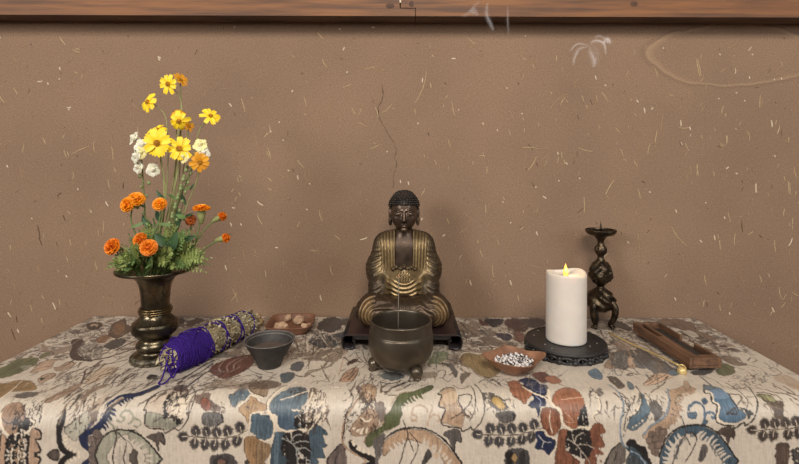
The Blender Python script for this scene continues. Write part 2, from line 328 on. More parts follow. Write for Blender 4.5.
# origin, then segments x0,y0,x1,y1 (in a 3.995x view), kind
STR = {(0,20): [(238,68,262,100,0),(290,118,320,130,0),(300,116,322,118,0),(82,108,108,106,2),(130,60,150,56,2),(55,145,65,170,2),(238,188,241,200,1),(235,235,240,238,1),(350,175,335,205,2),
  (298,208,312,213,0),(150,246,170,244,1),(190,250,194,258,1),(228,270,238,292,2),(52,272,70,298,0),(0,305,18,330,0),(0,262,8,266,2),(295,245,293,285,2),(352,180,347,195,2),(330,215,325,235,0),(353,210,350,240,2),
  (250,318,298,308,2),(268,350,285,348,1),(272,355,278,360,1),(520,320,552,358,2),(528,345,525,405,2),(550,425,556,463,0),(688,112,680,135,2),(630,146,642,154,1),(632,152,640,162,1),(500,195,512,193,2),(470,325,462,332,2),(265,405,256,430,2),(450,184,455,178,2),(45,70,55,64,2),(205,402,212,392,2),(470,245,474,262,2),(510,62,514,68,3),(122,96,128,99,3)],
 (0,130): [(172,30,182,55,0),(258,15,250,35,0),(96,55,90,92,0),(375,45,377,90,0),(445,65,452,118,0),(285,98,358,64,0),(255,80,265,108,0),(268,85,275,105,0),(82,145,88,195,2),(292,165,291,200,0),(296,130,295,160,2),(183,172,184,195,2),(455,150,462,172,0),(432,195,440,235,0),(113,175,114,198,2),(148,240,146,290,2),(36,40,46,50,2),(26,140,32,150,1),(422,285,434,305,1),(356,318,366,326,0),(270,325,282,338,0),(405,295,408,325,2),(362,325,366,330,1),(252,340,262,362,3),(150,380,160,435,3),(155,430,168,462,3),(415,365,411,415,0),(392,400,395,425,0),(345,440,340,463,0),(85,385,95,382,2),(278,435,284,463,0),(540,195,533,235,2),(360,90,365,104,2),(130,355,126,352,1),(230,262,246,250,3),(295,420,290,430,2),(310,232,312,240,1),(494,210,492,235,3)],
 (200,20): [(470,50,492,75,0),(577,108,571,122,1),(488,155,508,190,0),(590,205,585,212,1),(615,188,700,190,2),(660,195,698,186,0),(705,190,742,205,2),(700,170,712,152,2),(475,252,470,285,2),(568,270,605,256,0),(525,318,505,390,2),(415,308,424,345,0),(418,372,422,382,0),(366,288,372,280,1),(165,312,180,368,0),(116,333,126,346,1),(205,310,212,314,0),(616,295,612,320,2),(608,352,620,378,0),(637,378,643,355,0),(668,360,676,352,2),(700,348,712,390,0),(630,410,662,426,0),(730,370,768,335,0),(768,357,778,350,0),(740,360,748,368,2),(278,420,282,442,0),(265,450,272,460,0),(135,30,140,26,1),(0,60,6,70,2),(520,268,510,276,2),(350,148,356,144,2),(280,272,282,275,2),(16,285,20,305,2),(320,405,314,410,1),(428,160,432,152,2),(460,212,495,216,2),(690,250,680,262,2),(555,35,562,38,1),(685,28,698,30,1)],
 (200,130): [(210,0,230,115,2),(270,70,282,118,0),(255,30,282,8,0),(265,85,275,105,0),(280,0,284,10,1),(388,120,414,150,0),(390,180,393,198,1),(435,150,438,195,2),(418,170,428,208,2),(150,188,155,208,0),(155,180,166,190,0),(162,195,166,205,0),(270,188,288,206,0),(312,175,340,190,2),(272,230,286,240,0),(228,285,253,302,1),(228,332,248,376,0),(400,365,388,388,0),(478,318,488,366,0),(478,330,492,365,2),(640,328,650,350,2),(680,75,716,58,0),(690,52,704,52,0),(745,85,750,88,1),(330,42,334,40,1),(640,438,668,430,1),(535,420,560,440,0),(480,410,492,405,2),(135,235,125,248,0),(155,248,162,262,0),(148,265,140,285,0),(300,245,304,240,2),(350,160,358,164,1),(370,118,365,140,2),(436,212,440,218,1),(425,315,430,320,1),(162,372,166,382,1),(120,370,126,385,1),(128,310,140,312,1),(540,210,546,212,2)],
 (400,20): [(268,70,300,98,0),(126,138,138,148,0),(205,155,222,154,1),(105,205,60,332,0),(90,232,88,250,1),(120,250,124,272,0),(210,330,217,380,0),(275,298,260,330,2),(60,352,62,376,0),(478,108,490,152,2),(490,150,506,160,0),(530,176,536,192,0),(627,140,625,164,0),(632,115,630,135,2),(500,62,502,66,1),(600,285,606,298,0),(600,355,660,295,2),(640,340,660,310,0),(665,320,670,330,0),(725,300,735,330,0),(745,340,752,355,0),(780,222,784,238,1),(690,260,712,235,2),(388,436,391,444,1),(412,382,408,392,2),(435,440,442,460,0),(330,410,334,418,1),(484,372,490,376,1),(552,410,556,425,0),(490,390,494,400,0),(180,315,192,302,0),(525,275,528,300,2),(425,270,427,272,1),(232,358,236,360,1),(785,300,790,325,0),(70,410,74,416,1),(430,390,438,405,2),(668,295,640,322,2),(755,455,750,460,0),(178,250,184,258,3),(110,450,116,463,3),(596,208,604,212,2),(470,250,476,258,3)],
 (400,130): [(110,20,106,62,2),(193,38,203,68,0),(137,118,146,138,0),(95,98,98,108,0),(292,124,290,140,0),(316,103,340,104,0),(348,145,347,175,0),(362,165,382,190,2),(490,70,555,75,0),(558,75,598,70,2),(495,78,505,118,2),(545,105,510,162,0),(630,88,632,98,1),(645,88,648,112,0),(632,108,628,132,0),(655,118,658,138,0),(600,100,560,125,2),(712,70,768,86,0),(432,125,452,155,2),(100,232,84,262,0),(32,205,35,220,1),(414,265,418,280,0),(410,285,413,290,1),(340,298,341,332,0),(185,352,196,376,0),(168,305,160,320,2),(170,425,180,418,1),(480,400,492,388,0),(545,405,550,420,1),(570,265,584,275,1),(735,268,736,330,0),(715,190,720,196,1),(632,200,636,206,1),(310,440,312,452,0),(0,200,3,212,1),(90,350,84,362,1),(250,100,256,115,2),(370,420,380,428,2),(540,230,545,226,1),(495,320,492,332,0),(250,335,285,350,2),(285,350,270,390,2),(270,390,240,410,2),(750,10,756,30,2),(660,130,670,138,1),(440,372,444,370,1)],
 (599,20): [(388,152,402,226,0),(393,152,408,226,0),(218,188,234,226,0),(645,300,642,350,0),(648,305,650,348,2),(205,348,218,350,0),(208,358,216,352,1),(326,400,328,424,1),(318,430,360,430,0),(362,425,366,440,1),(497,345,490,375,0),(507,372,508,388,0),(688,400,692,428,1),(710,400,706,418,0),(720,420,722,440,0),(10,288,35,326,0),(278,300,298,302,0),(255,378,250,440,2),(545,290,552,292,1),(355,300,370,286,2),(510,120,550,100,2),(65,430,85,448,0),(460,430,465,444,0),(150,318,158,330,1),(545,430,550,440,0),(600,225,602,235,1),(610,135,616,140,1),(480,135,486,140,1),(256,110,258,114,1),(580,320,583,325,1),(425,340,405,370,2),(135,430,148,450,2),(90,352,92,362,2),(415,330,402,345,2),(180,350,184,372,1),(700,235,702,240,1),(728,230,730,238,1),(768,355,770,365,2),(0,420,3,435,0),(20,260,30,262,1),(590,440,594,455,2),(475,312,480,316,1),(330,375,342,378,2),(325,385,335,395,2)],
 (599,130): [(84,75,96,108,0),(96,118,110,122,0),(140,118,155,148,0),(205,55,195,98,0),(232,0,225,50,0),(152,68,165,84,2),(345,52,360,84,0),(326,48,332,60,1),(388,138,396,185,0),(393,136,390,180,0),(362,138,366,178,2),(352,170,356,205,2),(508,20,510,55,0),(512,22,511,52,0),(490,55,502,66,0),(408,20,412,35,0),(594,5,602,40,0),(760,30,758,52,0),(456,165,460,185,0),(508,155,518,148,1),(588,150,594,160,0),(545,172,554,176,1),(625,215,626,250,1),(630,212,631,250,0),(757,205,758,255,0),(762,210,764,258,0),(740,185,745,205,0),(780,150,790,192,0),(60,200,25,260,0),(155,232,165,274,0),(290,385,350,462,0),(515,330,525,368,0),(500,345,503,355,1),(742,315,738,345,0),(775,350,773,400,0),(460,420,464,440,1),(475,415,478,435,0),(545,415,542,463,0),(772,432,758,462,1),(305,318,310,330,1),(500,255,508,275,2),(425,288,428,292,1),(570,360,574,408,3),(595,325,600,345,2),(55,315,72,335,2),(85,300,105,325,2),(200,245,206,250,1),(700,100,705,108,1),(640,420,650,430,3),(170,205,182,210,3),(570,200,574,210,3),(112,445,120,452,1),(205,355,208,358,3),(35,265,42,280,2),(632,180,640,195,2),(680,200,684,215,2),(60,140,70,150,2),(785,120,799,150,2)],
 (0,230): [(122,300,128,325,0),(166,260,176,275,0),(52,210,60,240,2),(210,290,222,318,1),(235,275,240,300,0),(165,350,172,372,0),(30,330,44,348,1),(70,395,76,410,1),(262,180,268,190,1),(150,140,156,170,2),(40,60,44,80,0),(265,105,272,130,0),(320,60,330,90,2),(330,210,336,240,2),(380,120,390,160,0),(45,395,62,440,3),(65,345,70,370,3)],
 (600,225): [(720,250,730,300,0),(770,270,799,285,0),(300,290,305,302,1),(420,300,415,330,0),(480,320,485,345,0),(520,350,522,360,1),(560,370,575,395,2),(460,140,470,148,2),(640,200,650,230,0),(560,180,590,260,2),(700,60,706,110,0),(760,100,770,150,2),(480,60,486,100,0),(620,310,626,330,2),(470,270,478,278,3),(330,120,336,150,2),(250,100,262,140,2),(400,60,410,70,1),(150,70,160,110,2),(420,200,428,240,0),(560,120,580,128,2),(690,330,700,350,1),(780,190,790,230,2)],
 (200,235): [(130,215,150,270,0),(125,262,150,230,0),(100,120,106,140,1),(40,90,50,92,1),(300,50,312,52,1),(330,100,336,130,2),(170,60,178,100,2),(320,200,330,205,2),(260,140,264,170,0),(420,140,428,180,2),(440,60,470,66,0),(520,120,530,160,0),(480,240,486,262,1),(600,100,612,130,2),(560,220,580,236,2)],
 (455,235): [(100,60,112,90,0),(150,120,156,170,0),(60,180,66,200,1),(200,60,230,100,2),(20,100,26,130,2),(250,240,254,262,0),(300,120,340,130,2),(80,250,86,280,2),(220,180,226,200,1),(170,20,176,40,0)]}
for (ox,oy), segs in STR.items():
    sc = 4.015 if ox == 600 else 3.995
    for (x0,y0,x1,y1,k) in segs:
        a = P(ox+x0/sc, oy+y0/sc, 1.04); b = P(ox+x1/sc, oy+y1/sc, 1.04)
        if a.z < ZT+.002 and abs(a.x) < .64: continue
        L_ = (b-a).length
        if L_ < .003: b = a+(b-a)*(.003/max(L_,1e-4))
        straw(ST, a, b, {0:.0022,1:.0029,2:.0015,3:.0020}[k], k, random.uniform(-.08,.08))
for i in range(1700):
    x = random.uniform(-1.4,1.4); z = random.uniform(.45,ZB-.004); t = random.gauss(PI/2,.7); l = random.choice((.002,.003,.004,.006,.009))*random.uniform(.8,1.3)
    if abs(x) < .66 and z < ZT+.002: continue
    straw(ST, (x,0,z), (x+l*math.cos(t),0,z+l*math.sin(t)), random.uniform(.0006,.0012), random.choice((0,0,2,2,2,2,3)), random.uniform(-.1,.1))
for i in range(330):
    x = random.uniform(-2.3,2.3); z = random.uniform(.05,ZB-.02); t = random.gauss(PI/2,.6); l = random.uniform(.008,.024)
    if -.84 < x < .87 and z > .60: continue
    straw(ST, (x,0,z), (x+l*math.cos(t),0,z+l*math.sin(t)), random.uniform(.001,.0022), random.choice((0,1,2)), random.uniform(-.1,.1))
for i in range(170):
    x = random.uniform(-.85,.88) if i < 60 else random.uniform(.02,.88); z = random.uniform(.62,ZB-.05); t = random.gauss(PI/2,.45); l = random.uniform(.006,.017)
    if abs(x) < .66 and z < ZT+.02: continue
    straw(ST, (x,0,z), (x+l*math.cos(t),0,z+l*math.sin(t)), random.uniform(.0009,.0017), random.choice((0,0,0,2,2,1,3)), random.uniform(-.1,.1))
so = ST.build('straw_flecks', M_straw, wall, smooth=False, rec=False)
# hairline crack above the statue
ck = MB()
CR = [(381.5,84),(383,90),(382.5,100),(378,108),(378.5,114),(382,124),(388,134),(395,145),(396.5,151),(394,158),(397,163),(395,170),(393.5,178),(393,188)]
prev = None
for i in range(len(CR)-1):
    (x0,y0),(x1,y1) = CR[i], CR[i+1]
    for k in range(3):
        a = P(lerp(x0,x1,k/3)+random.uniform(-.4,.4)*(k>0), lerp(y0,y1,k/3), 1.04) if prev is None else prev
        b = P(lerp(x0,x1,(k+1)/3)+random.uniform(-.5,.5), lerp(y0,y1,(k+1)/3), 1.04); prev = b
        ww = .0011*random.uniform(.35,1.0)*(1.5 if 1 <= i <= 3 else 1)
        ck.add([(a.x-ww/2,-.0003,a.z),(a.x+ww/2,-.0003,a.z),(b.x+ww/2,-.0003,b.z),(b.x-ww/2,-.0003,b.z)], [(0,1,2,3)])
ck.build('crack', mat('crack_shadow', lin((58,42,32)), .95), wall, smooth=False, rec=False)
# beam: two timbers with a stepped joint
M_beam = mat('beam_wood', lin((138,90,50)), .6, var=1.0, var_scale=30, var_col=lin((92,60,38)), bump=.3, bump_scale=60, stretch=(.22,1,4.0), detail=10)
M_under = mat('shaded_underside', lin((112,92,80)), .8, var=.7, var_scale=30, var_col=lin((70,56,48)), stretch=(.3,1,1))  # shade beneath the beam put into its underside colour
M_knot = mat('beam_knot', lin((92,62,42)), .7, var=.9, var_scale=120, var_col=lin((60,40,30)))
DB = .990; YB = YC+DB; ZBT = P(400, -1.7, DB).z
xj = P(415.5, 10, DB).x; xs = P(400, 10, DB).x; zs = P(405, 8.2, DB).z; g = .0007
def timber(name, poly):
    n = len(poly); vs = [(x,YB,z) for x,z in poly]+[(x,-.0005,z) for x,z in poly]
    fs = [tuple(range(n)), tuple(range(2*n-1,n-1,-1))]+[(i,i+n,(i+1)%n+n,(i+1)%n) for i in range(n)]
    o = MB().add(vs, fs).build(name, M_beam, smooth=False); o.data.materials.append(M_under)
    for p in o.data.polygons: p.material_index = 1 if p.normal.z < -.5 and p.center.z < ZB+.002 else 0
    return struct(o)
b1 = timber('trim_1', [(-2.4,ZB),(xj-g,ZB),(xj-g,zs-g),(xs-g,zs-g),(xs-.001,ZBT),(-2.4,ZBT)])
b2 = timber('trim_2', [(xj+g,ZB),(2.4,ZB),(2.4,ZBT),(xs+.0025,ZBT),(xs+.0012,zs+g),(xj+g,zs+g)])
def knot(px, py, rx, rz, nm, par):
    c = P(px, py, DB); MB().ball((c.x, YB+.0002, c.z), (rx, .0006, rz), 14, 8).build(nm, M_knot, par)
knot(634, 4, .0085, .006, 'wood_knot', b2); knot(411.5, 4, .0055, .0065, 'wood_knot', b2); knot(390, 6, .010, .006, 'wood_knot', b1)
M_up = mat('upper_plaster', lin((222,208,180)), .8, var=.2, var_scale=5)
struct(MB().box((-2.4,-.022,ZBT), (2.4,.1,2.6)).build('wall_upper', M_up, smooth=False))
struct(MB().box((-2.4,-3.2,-.05), (2.4,.1,0)).build('floor', mat('floor_boards', lin((120,90,65)), .5, var=.6, var_scale=8, stretch=(1,.1,1)), smooth=False))
# ================================================================== tablecloth
XL, XR = -.668, .628; RF = .035
def yfront(x):
    t = min(max((-x-.22)/.38, 0), 1); return -.360 - .030*t*t*(3-2*t)
def prof(x, s):
    """flat top, rounded front fold, vertical drop: arc length s from the wall -> (y, z)"""
    y1 = yfront(x)+RF; L1 = -y1-.004; A = RF*PI/2
    if s <= L1: return -.004-s, 0.0
    if s <= L1+A:
        t = (s-L1)/RF; return y1-RF*math.sin(t), -RF*(1-math.cos(t))
    return y1-RF, -RF-(s-L1-A)
SS = np.linspace(0, .56, 561)
_cache = {}
def table_for(x):
    k = round(x/.004)
    if k not in _cache:
        yz = [prof(k*.004, s) for s in SS]
        _cache[k] = np.array([(EYE - z)/(y-YC) for y, z in yz]), np.array([y-YC for y, z in yz])
    return _cache[k]
def on_cloth(px, py):
    a, b = ab(px, py); x = a*.75
    for _ in range(6):
        B, D = table_for(max(min(x, .8), -.8)); s = float(np.interp(b, B, SS)); x = a*float(np.interp(b, B, D))
    if b < B[0]: s = -(B[0]-b)*.9
    return x, s
CW = .0005; SV = .445                      # canvas cell; length of pattern that is drawn, then mirrored
cnx = int((XR-XL)/CW)+1; cns = int(SV/CW)+1
def K(r, g, b, k=1.0):
    c = np.array(lin((r, g, b))); m = c.mean(); return (m+(c-m)*.86)*KC*k*(.84 if max(r,g,b) < 200 else 1)
KC = 1.12
CREAM = np.array(lin((191,178,162)))*KC
CV = np.empty((cns, cnx, 3)); CV[:] = CREAM
TL = dict(A=(0,310),B=(0,386),C=(130,386),D=(200,310),E=(260,386),F=(300,310),G=(390,386),H=(420,310),I=(510,386),J=(580,310),K=(630,386),L=(665,310),M=(665,386),N=(70,310))
def pts_of(t, s):
    q = [tuple(float(v) for v in p.split(',')) for p in s.split()] if isinstance(s, str) else s
    if t is None: return q
    ox, oy = TL[t]; return [(ox+x/5.948, oy+y/5.948) for x, y in q]
def rounded(q, n=4, closed=True):
    m = len(q); out = []
    for i in range(m if closed else m-1):
        p = [q[(i+j) % m] if closed else q[min(max(i+j,0),m-1)] for j in (-1,0,1,2)]
        for k in range(n):
            t = k/n; out.append(tuple(.5*(2*b+(c-a)*t+(2*a-5*b+4*c-d)*t*t+(-a+3*b-3*c+d)*t**3) for a,b,c,d in zip(*p)))
    if not closed: out.append(q[-1])
    return out
def raster(q, col, alpha=1.0, streak=None):
    q = np.array(q); u = (q[:,0]-XL)/CW; v = q[:,1]/CW
    x0, x1 = int(max(u.min()-1,0)), int(min(u.max()+2,cnx)); y0, y1 = int(max(v.min()-1,0)), int(min(v.max()+2,cns))
    if x1 <= x0 or y1 <= y0: return
    gx = np.arange(x0,x1)[None,:]+.5; gy = np.arange(y0,y1)[:,None]+.5
    ins = np.zeros((y1-y0,x1-x0), bool)
    for i in range(len(u)):
        xa, ya, xb, yb = u[i-1], v[i-1], u[i], v[i]
        if ya == yb: continue
        c = ((ya > gy) != (yb > gy)); ins ^= c & (gx < (xb-xa)*(gy-ya)/(yb-ya)+xa)
    sub = CV[y0:y1,x0:x1]; a = alpha
    if streak is not None:
        st = STREAK[y0:y1,x0:x1]; ins = ins & (st > streak)
    sub[ins] = sub[ins]*(1-a)+np.array(col)*a
def up(a, shape):
    h, w_ = a.shape; yy = np.linspace(0,h-1.001,shape[0]); xx = np.linspace(0,w_-1.001,shape[1])
    yi = yy.astype(int); xi = xx.astype(int); fy = (yy-yi)[:,None]; fx = (xx-xi)[None,:]
    fy = fy*fy*(3-2*fy); fx = fx*fx*(3-2*fx)
    return (a[yi][:,xi]*(1-fy)*(1-fx)+a[yi+1][:,xi]*fy*(1-fx)+a[yi][:,xi+1]*(1-fy)*fx+a[yi+1][:,xi+1]*fy*fx)
STREAK = .6*up(RNG.random((40, 900)), (cns,cnx))+.4*up(RNG.random((200,600)), (cns,cnx))
def f(t, col, s, r=True, alpha=1.0, jag=0, streak=None):
    q = pts_of(t, s)
    if r: q = rounded(q)
    if jag:
        o = []
        for i, (x, y) in enumerate(q):
            x2, y2 = q[(i+1) % len(q)]; L_ = math.hypot(x2-x, y2-y)+1e-6; n = max(1, int(L_/1.3))
            for k in range(n):
                e = random.uniform(-jag, jag); o.append((x+(x2-x)*k/n-(y2-y)/L_*e, y+(y2-y)*k/n+(x2-x)/L_*e*.7))
        q = o
    c = [on_cloth(*p) for p in q]; raster(c, col, alpha, streak)
    if alpha >= .9 and streak is None and len(c) > 11:
        m0 = np.mean(np.array(c), 0); k0 = random.uniform(.62,.8); o0 = (random.uniform(-.10,.10), random.uniform(-.10,.10)); e0 = np.ptp(np.array(c), 0)
        raster([(m0[0]+(x-m0[0])*k0+o0[0]*e0[0], m0[1]+(y-m0[1])*k0+o0[1]*e0[1]) for x, y in c], col*random.choice((.66,.72,1.22,1.3)), .75, random.uniform(.40,.50))
    if alpha >= .9 and streak is None and len(c) > 5:
        wm = .00048; m_ = len(c); A_, B_ = [], []
        for i in range(m_+1):
            j = i % m_; dx = c[(j+1)%m_][0]-c[j-1][0]; dy = c[(j+1)%m_][1]-c[j-1][1]; e = math.hypot(dx,dy)+1e-9; k = wm*random.uniform(.6,1.3)
            A_.append((c[j][0]-dy/e*k, c[j][1]+dx/e*k)); B_.append((c[j][0]+dy/e*k, c[j][1]-dx/e*k))
        raster(A_+B_[::-1], np.minimum(col*.42, INK), .75)
def l(t, col, wd, s, r=True, taper=False, alpha=1.0):
    q = pts_of(t, s)
    if r: q = rounded(q, 5, False)
    c = [on_cloth(*p) for p in q]; n = len(c); L1, L2 = [], []
    wm = wd*.00150
    for i in range(n):
        dx = c[min(i+1,n-1)][0]-c[max(i-1,0)][0]; dy = c[min(i+1,n-1)][1]-c[max(i-1,0)][1]; m = math.hypot(dx,dy)+1e-9
        w2 = wm/2*((1-.85*i/(n-1)) if taper else (.75+.4*random.random()))
        w2 = max(w2, .00042)
        L1.append((c[i][0]-dy/m*w2, c[i][1]+dx/m*w2)); L2.append((c[i][0]+dy/m*w2, c[i][1]-dx/m*w2))
    raster(L1+L2[::-1], col, alpha)
def tongues(t, col, s, n, ln, wd, side=1, lean=.35, jit=.3):
    """little flame shapes standing along a line"""
    q = rounded(pts_of(t, s), 8, False); d = [0]
    for a, b in zip(q, q[1:]): d.append(d[-1]+math.hypot(b[0]-a[0], b[1]-a[1]))
    for k in range(n):
        g_ = d[-1]*(k+.5)/n; i = max(j for j in range(len(d)) if d[j] <= g_); i = min(i, len(q)-2)
        x, y = q[i]; dx, dy = q[i+1][0]-x, q[i+1][1]-y; m = math.hypot(dx,dy)+1e-9; dx, dy = dx/m, dy/m
        nx, ny = -dy*side, dx*side; L_ = ln/5.948*random.uniform(1-jit,1+jit); W_ = wd/5.948*random.uniform(.8,1.2); le = lean*L_
        pt = [(x-dx*W_,y-dy*W_),(x-dx*W_*.9+nx*L_*.4,y-dy*W_*.9+ny*L_*.4),(x+nx*L_*.75+dx*le*.3-dx*W_*.4,y+ny*L_*.75+dy*le*.3-dy*W_*.4),(x+nx*L_+dx*le,y+ny*L_+dy*le),(x+nx*L_*.6+dx*le*.5+dx*W_*.5,y+ny*L_*.6+dy*le*.5+dy*W_*.5),(x+dx*W_*.9+nx*L_*.25,y+dy*W_*.9+ny*L_*.25),(x+dx*W_,y+dy*W_)]
        raster([on_cloth(*p) for p in rounded(pt,3)], col)
def scrib(t, cols, box, n, ln, wd, ang=0, spread=.6):
    x0,y0,x1,y1 = box
    for _ in range(int(n*.72)):
        x = random.uniform(x0,x1); y = random.uniform(y0,y1); a = ang+random.gauss(0,spread); L_ = ln*random.uniform(.5,1.3)
        b = a+random.uniform(-.9,.9)
        l(t, random.choice(cols), wd*random.uniform(.6,1.3), [(x,y),(x+L_*.5*math.cos(a),y+L_*.5*math.sin(a)),(x+L_*.5*math.cos(a)+L_*.5*math.cos(b),y+L_*.5*math.sin(a)+L_*.5*math.sin(b))], taper=True)
def fern(t, col, vein, stem, ups, downs, h=64, wd=54):
    l(t, vein, 2.6, stem); l(t, col, 1.1, stem)
    q = pts_of(None, stem); q = rounded(q, 10, False)
    def leaf(bx, by, dirx, diry, h, wd):
        L_ = math.hypot(dirx,diry); dx, dy = dirx/L_, diry/L_; nx, ny = -dy, dx
        def R(u, v): return (bx+dx*u*h+nx*v*wd, by+dy*u*h+ny*v*wd)
        sh = [R(0,0),R(.14,.20),R(.24,.46),R(.40,.42),R(.52,.52),R(.64,.40),R(.80,.40),R(.90,.20),R(1.06,0),R(.90,-.20),R(.80,-.40),R(.64,-.40),R(.52,-.52),R(.40,-.42),R(.24,-.46),R(.14,-.20)]
        big = [(bx+dx*h*.5+(x-bx-dx*h*.5)*1.15, by+dy*h*.5+(y-by-dy*h*.5)*1.15) for x, y in sh]
        f(t, vein, big, True); f(t, col, sh, False)
        l(t, vein, .45, [R(.05,0),R(.62,0)], False); f(t, col*.62, [R(.3,.12),R(.5,.34),R(.66,.22),R(.8,.12),R(.62,.08)], False, alpha=.8); f(t, col*1.5, [R(.3,-.14),R(.46,-.36),R(.6,-.2)], False, alpha=.6); 
        pass
    def ybase(x): return min(q, key=lambda p: abs(p[0]-x))[1]
    for x in ups: leaf(x, ybase(x)-5, -.28, -1, h, wd)
    for x in downs: leaf(x, ybase(x)+5, -.22, 1, h, wd)
    x0, y0 = q[0]; leaf(x0+6, y0, -1, -.05, h*.95, wd)
# inks
INK=K(66,54,47); BLK=K(42,38,38); BRN=K(98,76,60); DBR=K(74,57,48); TAU=K(140,119,99); TAN=K(170,138,108); PCH=K(186,154,126); PPL=K(198,174,150)
GLD=K(158,124,76); YEL=K(186,150,82); OLV=K(110,110,72); GRN=K(92,96,60); SAG=K(160,155,134); SGL=K(178,172,152); BLU=K(86,105,117); BLB=K(84,110,130); BLG=K(106,120,128); DBL=K(70,87,98)
NVY=K(36,46,78); SLT=K(76,80,84); GRY=K(104,96,90); DGR=K(78,72,68); RST=K(166,104,70); DRS=K(112,64,48); MRS=K(138,84,58); LCR=K(212,194,168)
C0 = CREAM
# faint warp-dyed ground pattern on the part towards the wall
_n = .62*up(RNG.random((16,46)), (cns,cnx))+.25*up(RNG.random((40,120)), (cns,cnx))+.13*up(RNG.random((110,330)), (cns,cnx))
_n2 = .6*up(RNG.random((22,60)), (cns,cnx))+.4*up(RNG.random((70,200)), (cns,cnx))
_s = (np.arange(cns)*CW)[:,None]; _x = (XL+np.arange(cnx)*CW)[None,:]
_w = np.clip((.235+.04*np.sin(_x*17)-_s)/.05, 0, 1)*np.ones_like(_n)
for m_, c_, a_ in (((_n > .56)&(_n2 < .56), K(126,104,86), .75), ((_n > .61)&(_n2 > .45), K(92,82,76), .75), ((np.abs(_n-.50) < .016), DBR, .85), ((np.abs(_n2-.47) < .013)&(_n > .42), DBR, .8), ((_n < .39)&(_n2 > .48), K(126,96,72), .72), ((_n < .33)&(_n2 < .42), K(70,58,54), .75)):
    q_ = (_w > up(RNG.random((60,180)), (cns,cnx))) & m_; CV[q_] = CV[q_]*(1-a_)+c_*a_
# ---------- top, far left (A, N)
f('A',OLV,"0,350 60,318 100,295 180,285 228,290 215,320 170,350 100,385 30,405 0,410 -60,430 -70,380",jag=.5)
f('A',SGL,"120,340 190,330 150,360",alpha=.5)
l('A',INK,1,"225,275 245,250 290,246 318,256 308,272 285,270"); f('A',OLV,"236,280 262,256 300,255 278,276 245,292")
f('A',PCH,"180,372 240,320 300,298 340,300 318,318 310,345 250,365 205,375"); l('A',BRN,1,"205,345 245,315 305,297 340,302"); l('A',BRN,.9,"180,372 230,350 300,335 270,345")
f('A',PCH,"320,345 360,338 390,315 430,308 438,325 400,350 345,366"); l('A',BRN,1,"322,346 370,330 395,312 432,308 438,328 402,350 350,366")
f('A',GLD,"-40,464 0,455 60,432 130,420 190,430 210,450 195,480 -40,490"); l('A',BRN,1,"20,440 100,420 190,425")
f('A',PCH,"228,416 258,390 318,377 330,390 282,420 240,440"); l('A',BRN,1,"228,412 262,386 320,377 330,392 290,418"); f('A',K(30,60,42),"238,412 250,405 256,415 246,422")
f('A',DBR,"515,92 535,78 565,72 600,80 604,98 580,116 545,125 525,112",jag=.7); f('A',PCH,"535,92 560,84 585,90 575,104 550,106"); f('A',BLK,"548,100 562,96 572,102 560,108")
scrib('A',[DBR,BRN,INK],(375,125,640,160),70,26,1.0,.2)
f('A',DBR,"420,190 450,175 490,180 500,195 478,215 460,240 470,270 540,288 540,306 440,296 415,270 430,230",jag=.8)
f('A',BRN,"655,125 668,85 705,66 742,58 752,88 797,100 790,125 745,150 700,172 640,170",jag=.8); f('A',K(135,95,62),"668,118 690,85 735,75 745,110 720,140 690,150"); 
f('A',K(135,98,68),"570,188 618,150 662,160 632,195",jag=.8); f('A',PPL,"640,175 700,170 720,185 660,195 620,210")
f('A',DGR,"620,212 700,170 755,180 722,215 655,236",jag=.8); l('A',LCR,1.5,"655,165 700,172 745,150 790,125")
f('A',GRY,"470,215 540,200 610,215 600,285 540,296 470,270",jag=1,alpha=.55); scrib('A',[DBR,GRY,LCR],(465,205,605,292),90,24,1.0)
l('A',BRN,3.6,"535,300 620,288 700,264 797,232 850,215"); l('A',DGR,3.2,"690,240 760,205 830,175"); scrib('A',[DBR,GRY],(640,225,800,290),30,30,1.0,-.3,.3)
l('A',DBR,2.0,"480,440 500,400 515,352 600,330 700,310 760,295"); l('A',DBR,1.6,"350,412 420,372 500,352"); l('A',BRN,1.2,"480,440 560,430 620,400 680,360")
f('A',K(196,166,132),"540,385 600,350 690,338 690,365 620,405 560,435 500,430",alpha=.8)
scrib('A',[GRY,TAU,DBR],(310,395,460,470),60,40,1.0,-.45,.25); scrib('A',[GRY,TAU,DBR],(480,370,797,464),90,42,1.0,-.4,.3)
f('N',BRN,"690,92 720,60 780,52 797,68 742,90 718,104",jag=.8); f('N',DBR,"600,60 640,52 690,60 660,90 610,110",jag=.8); scrib('N',[DBR,BRN,GRY],(600,50,860,140),70,30,1.2,-.4,.4)
f('N',TAU,"560,120 660,110 800,80 860,120 760,160 600,170",jag=.8,alpha=.6)
for q in ("640,440 700,395 797,330 860,300","690,464 760,410 840,360","720,400 780,370 850,320"): l('N',DGR,2.6,q)
f('N',INK,"455,405 480,385 520,392 510,410 470,416"); scrib('N',[DGR,GRY,TAU],(560,400,840,464),60,44,1.1,-.5,.2)  # the INK blot is a shadow painted into the cloth colours
